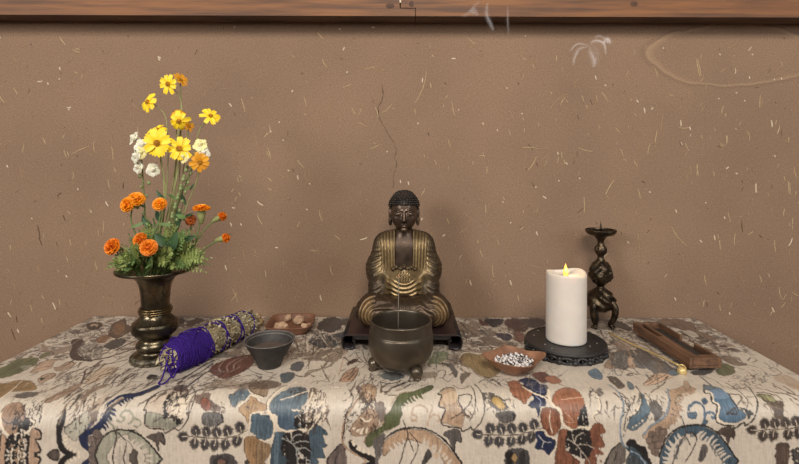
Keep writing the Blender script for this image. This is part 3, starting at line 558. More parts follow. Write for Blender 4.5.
# ---------- front, far left (B)
f('B',GLD,"-30,-10 90,0 60,30 0,72 -40,90"); l('B',LCR,1.6,"0,82 60,34 100,0")
f('B',GRY,"88,62 150,40 222,38 210,60 130,76",jag=.6); scrib('B',[GRY,TAU],(60,30,240,110),40,40,1,-.4,.2)
f('B',K(160,130,106),"250,92 330,50 440,0 490,-10 400,52 300,98",jag=.7); l('B',BRN,1.1,"240,105 330,60 430,10"); l('B',TAU,1,"200,60 300,20 360,-10")
f('B',K(168,134,108),"10,150 40,115 100,98 142,120 150,180 120,250 90,292 60,290 20,250 5,190"); 
f('B',BLK,"80,190 110,178 130,200 138,282 80,284",jag=1.2,streak=.33); f('B',BLK,"148,180 182,190 200,215 162,272 140,250",jag=1.2,streak=.3); scrib('B',[BLK,BRN],(95,100,250,210),60,34,1.0,2.0,.4)
l('B',INK,1,"10,185 30,212 70,225")
l('B',LCR,2.0,"5,160 10,230 50,283 80,296 110,280 130,291 170,270 205,232 192,205 176,195"); l('B',INK,.9,"215,180 250,110 270,80"); l('B',INK,.9,"190,190 212,212 200,240")
f('B',K(174,140,112),"5,290 45,300 42,390 40,470 0,470 -10,380"); f('B',BLK,"50,305 178,296 180,470 55,470",jag=1.2,streak=.35); scrib('B',[LCR,TAN],(75,310,160,470),50,30,1.4,1.6,.4); l('B',INK,1.2,"12,260 8,350 5,470")
f('B',K(184,150,122),"182,275 218,250 245,288 242,315 215,318 238,372 235,392 210,402 236,440 230,480 182,480"); l('B',BLK,1.8,"205,250 232,262 246,292 240,316 214,320 238,368 236,394 212,402 240,440 232,475")
f('B',K(98,84,76),"250,470 275,412 330,376 346,400 352,470",jag=.4); l('B',BLK,1.3,"250,470 262,430 285,410 300,390 332,377 348,402"); l('B',BLK,1,"300,470 305,430 295,415")
f('B',SGL,"380,262 440,210 520,150 541,170 532,240 470,300 440,335 400,300",alpha=.9)
f('B',BLK,"335,232 372,165 392,138 386,200 368,262 364,322 382,372 430,412 482,430 520,464 470,472 440,450 380,412 342,362"); tongues('B',LCR,"372,290 378,350 415,395 470,425",7,46,7,-1,-.3)
l('B',TAU,1.4,"345,235 385,130 430,80 490,40"); l('B',INK,1.2,"378,252 418,226 452,188"); scrib('B',[INK],(400,190,520,330),26,24,1.1,0,1.5)
f('B',K(132,112,98),"540,132 602,70 592,140 562,222 534,230",jag=.8,streak=.25); f('B',K(150,124,104),"480,85 500,50 560,10 640,-10 620,10 545,40 500,90",jag=.6); l('B',TAU,1.2,"610,70 680,40 790,0")
scrib('B',[TAU,INK,PPL],(380,60,560,170),40,36,.9,-.8,.3)
f('B',NVY,"465,340 470,300 500,278 560,240 600,200 630,150 650,100 700,63 760,46 810,46 810,64 750,76 702,106 656,132 650,182 620,226 582,272 522,302 512,342 525,397 490,380"); 
tongues('B',NVY,"655,128 645,185 600,255",6,34,9,-1,.4); tongues('B',NVY,"700,100 750,72 797,62",5,26,9,1,.3); tongues('B',NVY,"520,330 522,380 500,400",3,30,8,-1,.4)
for x,y in ((540,330),(575,300),(600,320),(555,365),(585,345),(540,395),(570,290)): f('B',K(120,104,94),[(x+26*math.cos(a),y+28*math.sin(a)) for a in np.arange(0,6.2,.9)])
f('B',SAG,"550,470 560,400 600,322 650,277 700,263 805,268 805,300 740,290 720,300 690,330 655,380 630,420 615,470"); f('B',C0,"640,470 668,400 700,330 740,320 780,360 800,420 800,470")
tongues('B',C0,"625,470 650,400 690,330 740,295",8,44,9,1,.3); l('B',BLK,1.7,"552,470 562,400 602,320 652,275 702,262 797,267")
l('B',INK,1.2,"665,464 672,390 690,300 660,220 645,195"); l('B',INK,1.1,"720,464 740,390 748,340 720,300 690,270"); f('B',K(100,90,82),"780,390 800,385 800,470 775,440")
l('B',SAG,2.0,"690,205 720,215 740,190 715,180 740,150 780,160 790,200 760,230"); l('B',SAG,1.6,"640,195 670,240 700,250")
# ---------- front (C)
f('C',NVY,"-5,74 60,60 130,32 182,6 160,-4 100,22 40,42 -5,50")
f('C',PPL,"92,140 82,138 128,66 200,28 280,18 350,30 340,110 300,180 240,190 150,170",alpha=.7)
f('C',SAG,"95,160 180,170 232,200 300,220 262,250 206,266 190,250 108,244 88,210"); 
f('C',LCR,"255,110 330,60 360,60 320,150 290,190 250,160",alpha=.8)
f('C',BLK,"202,102 240,46 228,100 218,150 262,180 322,200 282,232 240,192 196,190",jag=1.3,streak=.3); scrib('C',[INK,BRN,LCR],(190,60,340,210),60,36,1.0,-.9,.4)
l('C',INK,1.3,"280,20 200,28 128,66 80,140 95,152 84,220 110,254 190,261 206,285 262,255 290,266 332,220 352,160 392,55 360,0"); l('C',INK,.9,"138,216 200,175 252,90 340,58"); l('C',INK,.9,"240,120 300,60 390,20")
f('C',K(100,80,70),"258,12 320,-5 342,26 282,36",jag=.6); l('C',TAU,1.2,"400,30 360,90 340,180")
f('C',K(140,116,102),"395,60 440,45 482,48 480,85 542,130 502,150 480,140 450,146 420,112 388,92",jag=.8); f('C',K(148,88,66),"420,90 450,74 482,112 470,146 430,132",jag=.5)
f('C',K(108,102,98),"430,170 470,155 545,164 556,210 502,236 438,230",jag=.4,); scrib('C',[DGR,K(130,124,118)],(435,165,550,225),50,30,.9,1.57,.1); l('C',BLK,1.3,"540,165 555,210 520,230")
scrib('C',[INK,BRN],(480,70,560,160),24,26,1,.8,.5)
fern('C',K(74,68,68),LCR,[(340,303),(440,304),(560,305),(640,290),(700,262)],(400,465,528,592,664),(390,455,515,578,645),65,54)
f('C',K(84,76,74),"488,410 520,400 600,398 636,440 640,470 495,470",jag=.8); f('C',BLK,"500,430 530,405 560,410 590,440 560,470 510,470",jag=1,alpha=.6); f('C',K(120,88,74),"528,440 550,420 575,440 552,464"); f('C',DGR,"682,450 712,432 745,446 750,470 690,470",jag=.6)
f('C',BLG,"585,62 612,48 640,28 690,8 722,48 690,82 650,92 622,126 605,110",jag=.6); scrib('C',[BLU,K(140,146,146)],(600,25,700,100),26,30,1,1.4,.3)
f('C',K(190,150,106),"645,130 700,92 720,64 770,95 810,112 800,150 752,162 712,172 702,226 688,190 660,160",jag=.5); l('C',LCR,1.5,"645,122 690,84 718,56 775,86"); f('C',K(120,84,60),"690,124 708,126 700,134")
f('C',BLU,"718,182 740,166 800,160 830,200 800,312 752,292 708,262",jag=.4,); l('C',LCR,1.7,"708,270 714,215 716,180 740,160 797,154"); l('C',LCR,1.6,"680,360 678,310 720,296 797,330")
f('C',K(160,122,82),"682,312 742,300 800,332 800,445 742,470 690,420",jag=.4); f('C',K(156,128,98),"700,-10 810,-10 810,62 742,52",alpha=.9); l('C',LCR,1.6,"692,0 722,46 790,70"); l('C',INK,.9,"700,0 728,40 797,62")
l('C',SAG,1.8,"5,195 40,200 62,225 40,250 20,235"); f('C',SAG,"-5,275 60,302 142,380 205,470 112,470 62,380 -5,325"); tongues('C',C0,"0,340 60,385 112,470",7,36,8,-1,.3); l('C',BLK,1.7,"-5,270 60,300 130,370 205,466"); f('C',K(96,86,78),"18,392 42,400 30,442 0,446 -5,410")
f('C',K(96,84,76),"92,308 150,284 186,280 206,330 196,352 172,330 165,392 145,342",jag=.5); l('C',BLK,1.1,"186,280 206,330 196,352 172,332 165,392")
# ---------- blue peony (E)
f('E',BLG,"52,132 60,98 110,50 180,14 252,8 282,40 270,100 240,132 252,160 200,190 240,242 200,272 140,266 98,240 92,185 62,150",jag=.6)
f('E',BLU,"60,140 110,80 150,100 230,90 240,132 250,160 205,190 235,240 200,268 140,264 100,240 95,185",jag=.8,streak=.28); f('E',K(76,95,112),"100,190 180,160 200,190 232,240 200,268 140,262 104,235",jag=.8,streak=.35)
f('E',BLK,"200,212 252,160 272,212 312,190 314,240 252,262 200,242",jag=1.3,streak=.3); f('E',DGR,"170,30 260,10 270,50 200,60",jag=.8,streak=.55); l('E',LCR,1.2,"185,145 250,150"); l('E',LCR,1.1,"120,85 200,60 290,30")
scrib('E',[TAU,BRN,INK],(285,10,400,200),90,44,1.0,1.9,.35); scrib('E',[LCR],(270,30,390,220),50,50,1.5,2.0,.3); scrib('E',[INK,BRN],(255,110,330,240),30,34,1.0,1.7,.4)
l('E',LCR,2.3,"44,150 50,95 90,45 150,5 220,-20"); l('E',LCR,2.2,"42,140 66,172 92,182 100,240 150,277 180,270 222,272 240,262 290,266 322,235 352,190 400,110"); l('E',INK,.8,"38,150 42,95 84,40 140,0")
f('E',DBL,"78,282 160,287 132,330 130,400 180,470 60,470 70,350",jag=.4); f('E',DBL,"286,290 320,240 362,240 402,290 372,300 397,360 370,376 387,430 342,430 352,470 290,470 280,350",jag=.5)
f('E',K(90,110,122),"80,300 110,290 105,440 85,460",jag=.6,streak=.4); f('E',BLK,"148,290 282,285 292,470 200,470 128,400",jag=1,streak=.25); 
for q in ("130,315 190,350 250,420 300,450","178,345 205,300 240,290","190,352 250,330 290,335","150,300 180,345","210,385 260,372 300,390","215,390 220,464"): l('E',K(160,158,150),1.0,q)
f('E',BLU,"-10,178 50,188 76,230 70,302 20,322 -20,300",jag=.4); l('E',LCR,1.7,"0,168 62,176 86,230 76,300 60,380 52,464"); f('E',K(156,124,88),"-10,332 62,360 50,422 0,470 -20,440",jag=.4); l('E',LCR,1.4,"-5,322 40,330 70,310")
f('E',K(112,96,88),"392,470 430,390 492,354 504,400 505,470",jag=.5); l('E',BLK,1.3,"392,466 415,410 440,388 460,364 494,354 504,398"); l('E',BLK,.9,"440,464 455,420 470,400")
l('E',TAN,2.0,"600,60 560,110 510,190 490,260 492,350 540,402 600,430 640,468"); l('E',INK,1.3,"528,20 552,68 545,110 520,150 505,210 498,260 490,320"); scrib('E',[INK,BLK],(500,40,560,330),34,22,1.2,1.9,.5)
f('E',K(172,140,112),"535,262 600,172 640,112 690,150 702,230 642,290 560,304",jag=.3); scrib('E',[DBR,INK],(565,120,700,280),24,30,1.1,.4,1); l('E',LCR,1.6,"600,190 630,215 660,200"); tongues('E',LCR,"540,260 600,290 650,285",4,36,8,-1)
f('E',BLK,"524,340 532,380 560,404 640,450 690,470 690,440 660,418 600,398 560,345 540,330"); tongues('E',LCR,"535,335 580,390 660,420",6,50,8,-1,-.3)
f('E',K(140,118,102),"575,0 600,20 640,110 610,90 585,50",jag=.6); f('E',K(176,142,112),"600,0 680,-5 690,60 640,110 620,60",jag=.6); scrib('E',[INK,BRN,LCR],(590,0,690,120),40,34,1,1.3,.4)
f('E',K(128,110,98),"678,112 722,90 748,150 724,226 690,160",jag=.8,streak=.2); scrib('E',[TAU,INK],(690,0,797,60),24,50,1.1,-.4,.3)
f('E',GRN,"625,352 640,292 720,240 800,146 830,140 830,220 800,246 720,282 690,332 650,370",jag=.3); l('E',TAN,1.5,"618,350 638,282 718,230 797,136"); f('E',GRY,"672,330 742,288 724,400 690,470 680,400",jag=.6,streak=.2)
# ---------- (G)
f('G',GRN,"-30,180 0,150 30,88 62,48 122,38 182,18 242,-4 256,14 200,46 130,62 92,90 62,120 72,170 42,202 0,240 -30,260"); tongues('G',GRN,"62,110 110,75 190,45",6,34,9,1,.3); tongues('G',GRN,"70,160 40,200 0,230",4,40,9,1,-.2); l('G',TAN,1.0,"0,120 30,70 60,44 120,34")
for q in ("120,180 135,206 155,190 148,172 130,168 140,130 175,112 212,130 225,160","222,240 230,195 262,172 288,180 292,205 275,210","240,110 250,130 230,185","120,195 160,205"): l('G',K(182,150,120),1.6,q,alpha=.8)
f('G',K(190,158,126),"296,52 330,18 386,22 402,110 442,150 432,232 418,246 330,222 306,218 325,142 294,118 306,60"); f('G',K(206,178,146),"312,60 386,30 395,90 330,110",alpha=.6); f('G',K(178,140,108),"330,150 430,150 428,225 330,218",alpha=.45)
l('G',INK,1.4,"380,12 330,12 284,50 306,58 288,120 326,142 302,220 350,242 418,252 430,272 482,246 492,262 542,212 562,130 542,40 500,-10"); l('G',INK,1.1,"362,196 432,150 482,84 470,50 405,60"); l('G',INK,1,"442,150 410,105 405,60"); l('G',INK,1,"480,0 505,60 500,150 470,210"); l('G',BRN,2.2,"415,110 440,160 470,185"); l('G',INK,.9,"370,-5 420,20 470,0")
scrib('G',[BRN,TAU],(430,90,520,190),20,36,1,1.2,.4)
f('G',GRY,"548,46 580,38 622,50 690,90 700,140 640,150 600,120 560,85",jag=1.1,streak=.3); scrib('G',[TAU,GRY,LCR],(560,40,740,150),60,30,1,.7,.6); f('G',YEL,"600,75 642,68 682,120 662,142 620,116",jag=.5)
f('G',GRY,"636,160 730,154 742,200 682,222 640,200",jag=.5); scrib('G',[DGR],(640,160,735,215),26,26,.9,1.57,.1); f('G',BLK,"725,160 742,175 735,205",jag=.5)
fern('G',K(76,72,74),LCR,[(545,290),(640,292),(740,292),(830,280),(930,250)],(605,668,732,798,868),(592,655,725,790,850),65,54)
f('G',K(82,78,76),"688,388 740,372 800,380 830,420 820,470 694,470",jag=.8); f('G',BLK,"690,400 720,385 735,420 720,470 695,470",jag=.8); f('G',GLD,"720,425 740,402 760,428 742,458"); f('G',BLK,"770,400 800,395 800,470 775,460",jag=.8,alpha=.8)
f('G',K(180,146,114),"-40,345 0,306 70,260 140,254 210,262 272,296 332,350 400,430 430,470 335,470 295,400 232,356 180,332 110,315 50,352 0,384 -40,420"); tongues('G',C0,"335,470 295,402 232,360 180,335",8,40,8,1,.3); tongues('G',C0,"0,385 50,352 100,320",4,36,8,-1,-.2); l('G',BLK,1.8,"-40,325 0,290 60,256 130,244 200,250 272,282 342,342 435,470")
l('G',INK,1.2,"55,464 90,340 105,280 75,200"); l('G',INK,1.1,"115,464 165,360 150,310 110,270"); l('G',INK,1.1,"105,300 140,380"); f('G',DGR,"225,370 246,398 240,420 212,455 190,465 192,430 205,405",jag=.3)
f('G',K(96,88,84),"314,286 370,258 412,265 422,330 392,332 380,384 350,322",jag=.4); l('G',BLK,1,"412,265 424,330 394,330 380,384")
f('G',RST,"718,10 760,0 810,-4 830,60 800,84 780,92 732,52",jag=.6)
# ---------- rust peony (I)
f('I',RST,"-5,12 60,-4 112,28 132,46 108,80 80,112 60,72 20,60",jag=.5); f('I',NVY,"78,-6 212,-6 216,52 160,50 130,30",jag=.3); l('I',K(120,124,150),.9,"120,0 150,30 200,40"); l('I',K(110,114,144),.9,"150,-5 180,25 214,35")
f('I',NVY,"108,112 142,80 130,50 200,55 212,120 182,126 170,192 158,140 130,132",jag=.4); l('I',K(140,140,160),1,"150,60 180,90 175,130")
l('I',LCR,1.9,"60,-4 130,40 200,68 250,110 302,150 302,250 292,330"); l('I',INK,.9,"200,60 255,100 296,140")
f('I',MRS,"188,142 240,134 292,160 302,240 262,302 214,282 184,222",jag=.5); scrib('I',[RST,DRS],(195,150,290,290),30,40,1,1.57,.15); l('I',LCR,1.0,"240,150 235,210 255,290")
f('I',NVY,"152,282 200,278 222,310 276,340 240,422 202,392 150,382 165,330",jag=.4); l('I',K(190,186,180),1,"170,300 205,340 250,345"); l('I',K(190,186,180),1,"205,340 195,380"); l('I',LCR,1.3,"146,276 205,270 230,302 284,338 246,432")
f('I',RST,"248,72 290,20 352,12 412,40 442,100 432,150 402,190 402,240 372,257 322,222 302,150 258,112",jag=.7); f('I',K(180,112,78),"265,80 330,60 420,75 410,105 300,110",alpha=.55,jag=.5); f('I',BLK,"402,190 442,112 464,232 402,252",jag=1.2,streak=.25)
l('I',K(206,164,130),.9,"300,85 350,75 430,68"); l('I',K(196,150,120),.9,"320,210 380,220 330,160")
l('I',LCR,2.3,"225,20 232,70 262,122 300,150 312,220 345,252 385,266 420,246 482,250 516,212 490,180 532,140 520,62 468,18"); l('I',INK,.8,"520,215 498,182 540,142 528,60 478,10")
f('I',GRY,"528,8 545,30 556,50 530,66 515,40",jag=.8,alpha=.8); scrib('I',[GRY,TAU],(460,0,540,70),24,28,1.1,.8,.5)
f('I',MRS,"300,266 352,270 332,330 342,400 422,470 278,470 285,350",jag=.4); f('I',MRS,"468,272 520,216 568,265 532,292 562,350 522,370 552,402 502,410 512,470 448,470 460,350",jag=.5); f('I',BLK,"350,272 468,266 482,400 432,432 350,400 332,340",jag=1,streak=.22)
for q in ("340,320 390,350 440,410 480,464","385,350 400,300 440,280","370,290 385,345","400,360 450,350 500,372","420,385 425,440"): l('I',K(176,160,142),1.0,q)
l('I',DRS,1.5,"345,400 420,464"); scrib('I',[DRS],(470,280,545,460),24,40,1,1.57,.2)
f('I',K(112,100,90),"558,470 570,420 600,372 652,334 678,370 682,440 640,470",jag=.5); l('I',BLK,1.3,"560,460 575,415 605,368 652,334 670,350"); l('I',BLK,.9,"610,440 625,400 620,380")
l('I',K(128,142,152),1.8,"585,-8 650,48 676,120 656,200 654,282 672,350 742,382 800,412"); scrib('I',[BLK,INK],(672,70,715,290),30,24,1.3,1.7,.5); l('I',INK,1,"690,70 715,110 690,180 672,260")
f('I',BLG,"708,252 720,190 770,148 810,108 815,196 742,262",jag=.6); tongues('I',LCR,"720,255 770,225 800,200",4,30,7,-1)
f('I',BLK,"686,352 722,318 762,350 810,372 810,420 740,385",jag=1); f('I',DBL,"680,365 740,382 800,410 800,440 730,400",jag=.3); f('I',SLT,"700,412 742,400 782,470 690,470",jag=.3); l('I',K(150,156,158),1,"705,425 745,410 780,464")
scrib('I',[BLK,INK],(600,60,720,130),8,30,1,.5,.5)
# ---------- blue dragon and lotus (K, M)
f('K',BLU,"-5,204 40,180 62,160 48,110 72,48 100,100 122,150 82,192 0,250 -20,250",jag=.8); f('K',GRY,"118,72 162,100 192,150 162,212 130,170 112,112",jag=1.0,streak=.25); l('K',LCR,1.6,"0,180 50,130 60,60 20,10"); l('K',INK,1,"0,190 55,140 66,60 30,0"); scrib('K',[INK,BRN],(80,40,200,200),26,36,1,1.1,.4)
f('K',K(184,150,118),"225,32 270,20 330,-2 392,22 330,40 282,62 268,100 292,150 240,232 200,262 170,300 92,312 74,290 130,240 212,182 236,100"); tongues('K',K(184,150,118),"270,90 285,150 240,225",6,32,8,-1,.4); tongues('K',K(184,150,118),"290,55 340,36 390,22",4,24,7,1,.3); l('K',K(126,140,152),1.6,"222,18 232,100 202,180 130,230 78,292"); scrib('K',[TAN,BRN],(230,30,330,200),20,30,1,.4,.6)
for x,y in ((130,290),(170,265),(195,275),(115,325),(150,315),(185,310),(130,360),(160,350),(145,390)): f('K',K(128,106,92),[(x+24*math.cos(a),y+24*math.sin(a)) for a in np.arange(0,6.2,.9)])
f('K',BLK,"0,330 40,350 90,400 130,464 80,470 0,400",jag=1); f('K',DBL,"0,360 40,380 80,430 110,470 60,470 0,410",jag=.3); l('K',K(150,160,166),1.1,"0,385 50,410 90,464"); f('K',SLT,"0,420 40,430 60,470 0,470")
l('K',K(82,104,124),2.4,"345,150 350,185 382,188 388,160 360,165 345,140 362,112 398,98 432,120 442,150 436,215"); f('K',K(82,104,124),"425,82 445,74 462,95 440,112 428,100"); l('K',K(82,104,124),2.2,"442,200 450,165 480,158 505,175 496,196 480,180"); f('K',K(82,104,124),"340,160 372,160 390,185 360,196 342,180"); f('K',K(82,104,124),"430,208 448,200 462,214 440,232 428,226")
f('K',K(72,92,105),"168,470 188,370 240,290 312,246 420,238 502,278 572,350 655,470 572,470 522,400 490,350 432,320 392,290 330,285 262,330 222,400 210,470"); tongues('K',C0,"215,464 225,400 262,335 310,295",7,34,7,-1,.2); tongues('K',C0,"390,295 435,325 490,355 525,405 570,464",10,48,8,-1,.25); l('K',BLK,1.7,"165,420 200,328 252,268 322,238 430,233 502,268 562,328 665,470")
scrib('K',[K(96,124,148)],(200,260,600,420),1,1,1); l('K',INK,1.2,"242,464 300,325 332,275 300,178"); l('K',INK,1.1,"325,450 372,372 392,305 350,270"); l('K',INK,1.1,"330,300 355,350"); f('K',GRY,"428,348 456,360 452,400 422,446 402,432",jag=.3); l('K',BRN,1.3,"120,42 182,0 210,-20")
f('K',BLB,"452,14 522,8 592,60 642,130 692,170 682,200 622,227 560,217 528,190 533,120 498,96 488,46",jag=.5); f('K',K(128,152,176),"456,16 530,12 590,60 560,75 495,72",alpha=.55,jag=.4); f('K',DGR,"642,130 692,140 735,160 702,202 690,160",jag=1.1,streak=.25); f('K',INK,"575,172 610,140 640,130 650,170 640,180",jag=1,streak=.45)
l('K',INK,1.1,"578,172 642,110 662,60 590,50"); l('K',INK,1,"640,130 600,80 590,50"); l('K',INK,1,"600,0 655,40 700,90 690,150"); l('K',INK,1,"560,0 620,20 690,10")
l('K',LCR,2.2,"446,8 450,34 484,42 494,92 528,120 520,195 560,224 622,236"); l('K',BLK,1.5,"440,-8 442,42 476,48 486,96 518,122 510,206 560,236 618,244 632,258 682,222 692,242 742,190 757,100 722,30 680,-10")
f('K',K(92,76,66),"520,272 592,246 634,280 627,327 605,312 590,368 574,312",jag=.5)
fern('M',K(80,68,62),LCR,[(548,268),(640,262),(740,254),(830,238)],(604,662,724,786),(592,652,738,800),65,54)
f('M',K(132,124,88),"542,58 602,56 665,110 640,142 590,82",jag=.7); l('M',INK,.9,"545,52 605,50 668,105"); f('M',K(100,82,66),"560,70 620,90 690,90 706,112 700,192 650,192 640,140 590,95",jag=.8,streak=.15); f('M',K(156,150,104),"590,55 640,70 660,100 620,90",jag=.4)
for q in ("590,20 650,40 720,50 797,90","650,0 700,25 770,55 797,60","700,0 770,50 720,40","540,40 600,40 650,60"): l('M',BRN,1.3,q)
f('M',PCH,"720,-10 810,-10 810,30 770,20",alpha=.7)
f('M',K(92,74,62),"664,352 700,342 738,352 730,470 668,470",jag=.9); f('M',DGR,"752,390 800,372 810,470 770,470",jag=1); scrib('M',[BLK,LCR],(750,380,800,464),16,26,1.2,1,.6)
# ---------- top, right (J, L)
f('J',K(150,122,98),"140,340 200,262 250,240 300,250 290,300 280,352 200,350",jag=.8); f('J',GRY,"180,330 205,262 280,246 284,350",jag=.6); scrib('J',[DGR,K(150,140,130)],(180,250,285,350),60,44,1.0,1.9,.2); scrib('J',[PCH,TAN],(140,270,200,350),24,36,1.2,1.9,.2)
f('J',PCH,"282,292 320,268 332,342 290,344"); l('J',INK,.8,"285,330 310,340 312,325"); l('J',INK,.8,"320,265 335,300 345,330")
f('J',K(122,116,112),"320,290 400,268 540,338 572,380 480,392 400,352 340,345",jag=.8); f('J',K(96,88,82),"300,240 400,250 430,300 380,330 320,300",jag=.9,streak=.3); scrib('J',[GRY,BLG,TAN],(330,280,560,380),60,44,1,.5,.3)
f('J',K(206,170,138),"388,432 440,385 502,378 562,390 500,420 442,442 380,450"); 
for q in ("375,440 420,415 440,380","400,448 445,420 520,380","440,445 480,430 520,395","455,458 490,445 525,390"): l('J',INK,.8,q)
f('J',K(112,130,142),"48,372 90,350 132,388 122,416 68,402",jag=.5); f('J',BLG,"525,362 570,352 592,378 560,392 530,385",jag=.5); scrib('J',[BLG,GRY],(120,355,220,395),16,26,1.6,.2,.4); f('J',K(100,86,76),"160,395 210,400 262,450 230,470 180,430",jag=.9,streak=.2); f('J',BLG,"280,425 310,440 320,470 290,470"); l('J',INK,1.1,"275,385 300,378 308,390 285,394")
f('J',K(84,72,62),"190,72 240,70 305,108 290,126 215,102",jag=.8); l('J',TAU,1.2,"250,40 330,55 450,75"); f('J',K(128,98,74),"460,58 600,56 680,90 650,112 560,92",jag=.9); scrib('J',[DBR,BRN,TAU],(560,90,797,215),70,34,1.3,.3,.4); scrib('J',[BRN,TAU],(230,45,470,100),40,34,1,.2,.3)
scrib('J',[BRN,TAU,INK],(160,130,330,250),26,40,1,.9,.5); l('J',INK,1,"190,160 205,200 240,220"); f('J',K(160,132,110),"190,200 290,190 330,235 240,240",alpha=.5,jag=.8)
f('L',K(126,98,76),"-10,58 100,62 172,108 262,150 302,176 200,166 80,112 -10,92",jag=.8); scrib('L',[DBR,BRN],(0,60,220,150),40,32,1.2,.4,.3)
l('L',K(100,82,68),3.6,"90,130 170,178 260,212 340,232 450,248"); f('L',C0,"100,128 160,125 200,160 150,180",alpha=.7); l('L',INK,1.1,"90,120 130,150 160,190 210,215")
for x,y in ((235,186),(285,203),(345,218),(390,235),(205,168)): f('L',K(92,76,64),[(x+26*math.cos(a),y+8*math.sin(a)) for a in np.arange(0,6.2,.8)],jag=.3)
f('L',OLV,"300,372 340,322 402,338 412,375 372,392 330,392",jag=.6); f('L',TAU,"338,285 402,280 442,310 484,325 420,332 350,302",jag=.4); l('L',INK,.9,"338,282 402,276 446,305 484,324 430,336"); l('L',INK,1.2,"405,338 440,350 474,356")
l('L',INK,1.1,"490,305 510,285 545,300 520,312"); l('L',INK,1.1,"620,350 650,345 690,378 640,392 620,385"); l('L',INK,.8,"700,395 720,430 745,450"); scrib('L',[TAU,GRY,BRN],(370,385,610,455),80,30,1.0,.2,.6); scrib('L',[TAU],(460,330,640,400),18,40,.9,.4,.3)
f('L',PCH,"640,402 722,388 800,432 860,480 800,480 702,440",alpha=.7); f('L',K(92,82,76),"150,372 240,350 290,360 250,385 180,390",jag=.7); l('L',K(120,114,112),2.2,"205,395 260,440 300,470"); l('L',INK,1,"215,392 300,425 350,464"); f('L',BLG,"228,455 260,448 295,470 235,475"); f('L',PCH,"110,430 130,425 150,464 120,470")  # dark patch below the tray: its shadow painted into the weave
# ---------- top, middle (D, F, H)
f('D',DRS,"58,360 100,320 172,294 242,274 312,267 322,300 292,350 222,386 150,412 90,392",jag=.7)
for q in ("125,375 112,345 150,300 190,285","165,370 160,338 205,300 245,285","200,355 205,325 260,290 285,280","110,360 170,372 240,340"): l('D',K(180,150,132),.9,q)
l('D',GRY,1.0,"48,352 80,308 140,280 210,262"); f('D',K(150,122,98),"60,440 140,412 240,430 300,418 420,420 480,440 430,470 100,470",jag=1,alpha=.6); scrib('D',[GRY,DGR,TAU],(40,410,330,464),70,40,1,-.2,.3); scrib('D',[GRY,TAU],(200,250,330,300),20,30,1,-.4,.3)
f('D',K(88,88,90),"538,342 560,318 612,310 602,362 550,362",jag=.8); f('D',K(96,104,108),"478,392 520,372 562,380 542,422 490,432",jag=.8); f('D',BRN,"300,442 380,420 482,438 424,470 300,470",jag=.8,alpha=.7)
scrib('D',[TAU,BRN,LCR,GRY],(555,190,690,290),90,28,1.1); f('D',SLT,"648,190 700,140 800,180 800,222 700,222 670,205",jag=1); f('D',K(76,68,64),"700,112 752,58 800,54 800,132",jag=.8)
f('D',K(150,130,112),"556,266 682,250 800,240 800,292 690,302 620,290",jag=.8); l('D',TAU,3.0,"620,400 660,372 722,350 762,300"); l('D',BRN,1,"720,330 740,380 770,430"); f('D',TAU,"380,50 440,35 420,70 370,100",jag=1,alpha=.7); scrib('D',[BRN,TAU,GRY],(0,40,60,100),10,30,1,-.3,.3)
f('F',SLT,"58,192 112,140 202,150 282,128 300,190 232,210 130,224",jag=1.0); f('F',K(76,68,64),"108,112 140,54 240,54 232,122",jag=.8); f('F',K(84,74,68),"248,62 300,54 300,90 250,85",jag=.8); scrib('F',[PPL,LCR],(70,130,280,210),36,26,1.2); scrib('F',[TAU,PPL,LCR],(10,150,110,290),60,26,1.1); scrib('F',[BRN],(30,180,100,280),24,22,1)
f('F',K(146,126,108),"58,282 150,250 252,228 300,216 280,252 202,312 110,292",jag=.8); l('F',K(146,126,108),3.4,"30,392 60,362 160,342 212,300"); l('F',TAU,1.2,"150,380 172,430 120,420 100,440"); scrib('F',[TAU],(100,330,240,464),16,36,.9)
l('F',K(196,160,136),1.2,"272,250 250,320 228,400")
f('F',K(194,150,118),"235,430 272,375 332,344 342,368 312,420"); l('F',BRN,1.1,"232,432 268,372 334,342 344,368 314,424"); l('F',BRN,.9,"240,425 300,380"); f('F',BRN,"278,322 310,295 352,288 342,300 372,312 320,312 285,335",jag=.8)
for q in ("330,245 350,285 420,340","370,235 390,300 430,330","345,240 400,235 430,250","320,260 360,250"): l('F',INK,1.0,q)
scrib('F',[INK,BRN],(340,370,480,464),34,40,1.1,-.9,.4); f('F',K(110,112,110),"478,392 560,370 622,400 545,424",jag=.8); 
for q in ("560,464 600,440 690,420","580,455 640,428 660,400","470,430 540,440 600,420","620,464 660,440"): l('F',BLK,1.7,q)
scrib('F',[TAU,BRN],(420,420,740,464),30,44,1.1,-.3,.4)
f('H',TAU,"218,92 270,78 322,110 374,150 322,142 258,122",jag=.7); 
for x,y in ((265,132),(320,156),(280,162),(240,128),(430,148),(510,178),(225,150)): f('H',K(130,112,96),[(x+20*math.cos(a),y+9*math.sin(a)) for a in np.arange(0,6.2,.8)],jag=.4)
f('H',K(136,118,102),"348,172 420,158 492,200 474,222 380,192",jag=.7); f('H',K(54,50,58),"380,60 490,54 482,86 430,102",jag=.8); f('H',K(100,66,58),"348,54 382,68 412,95 362,88",jag=.7); f('H',K(88,58,52),"502,72 560,50 642,98 612,132 530,112",jag=.8); f('H',K(58,58,74),"448,142 540,150 532,186 480,172",jag=.8); f('H',K(120,78,66),"560,132 622,150 612,192 568,182",jag=.8); f('H',K(84,70,64),"600,60 720,55 740,90 660,110",jag=1)
l('H',INK,1.2,"230,70 300,130 400,180 520,210"); l('H',TAU,1.4,"460,90 520,130 600,170 640,230"); scrib('H',[BRN,TAU,DBR],(200,50,640,230),80,34,1.0,.4,.4); scrib('H',[TAU,BRN],(250,190,470,250),36,30,1.2,.2,.5); l('H',BRN,2,"350,230 430,225 500,235")
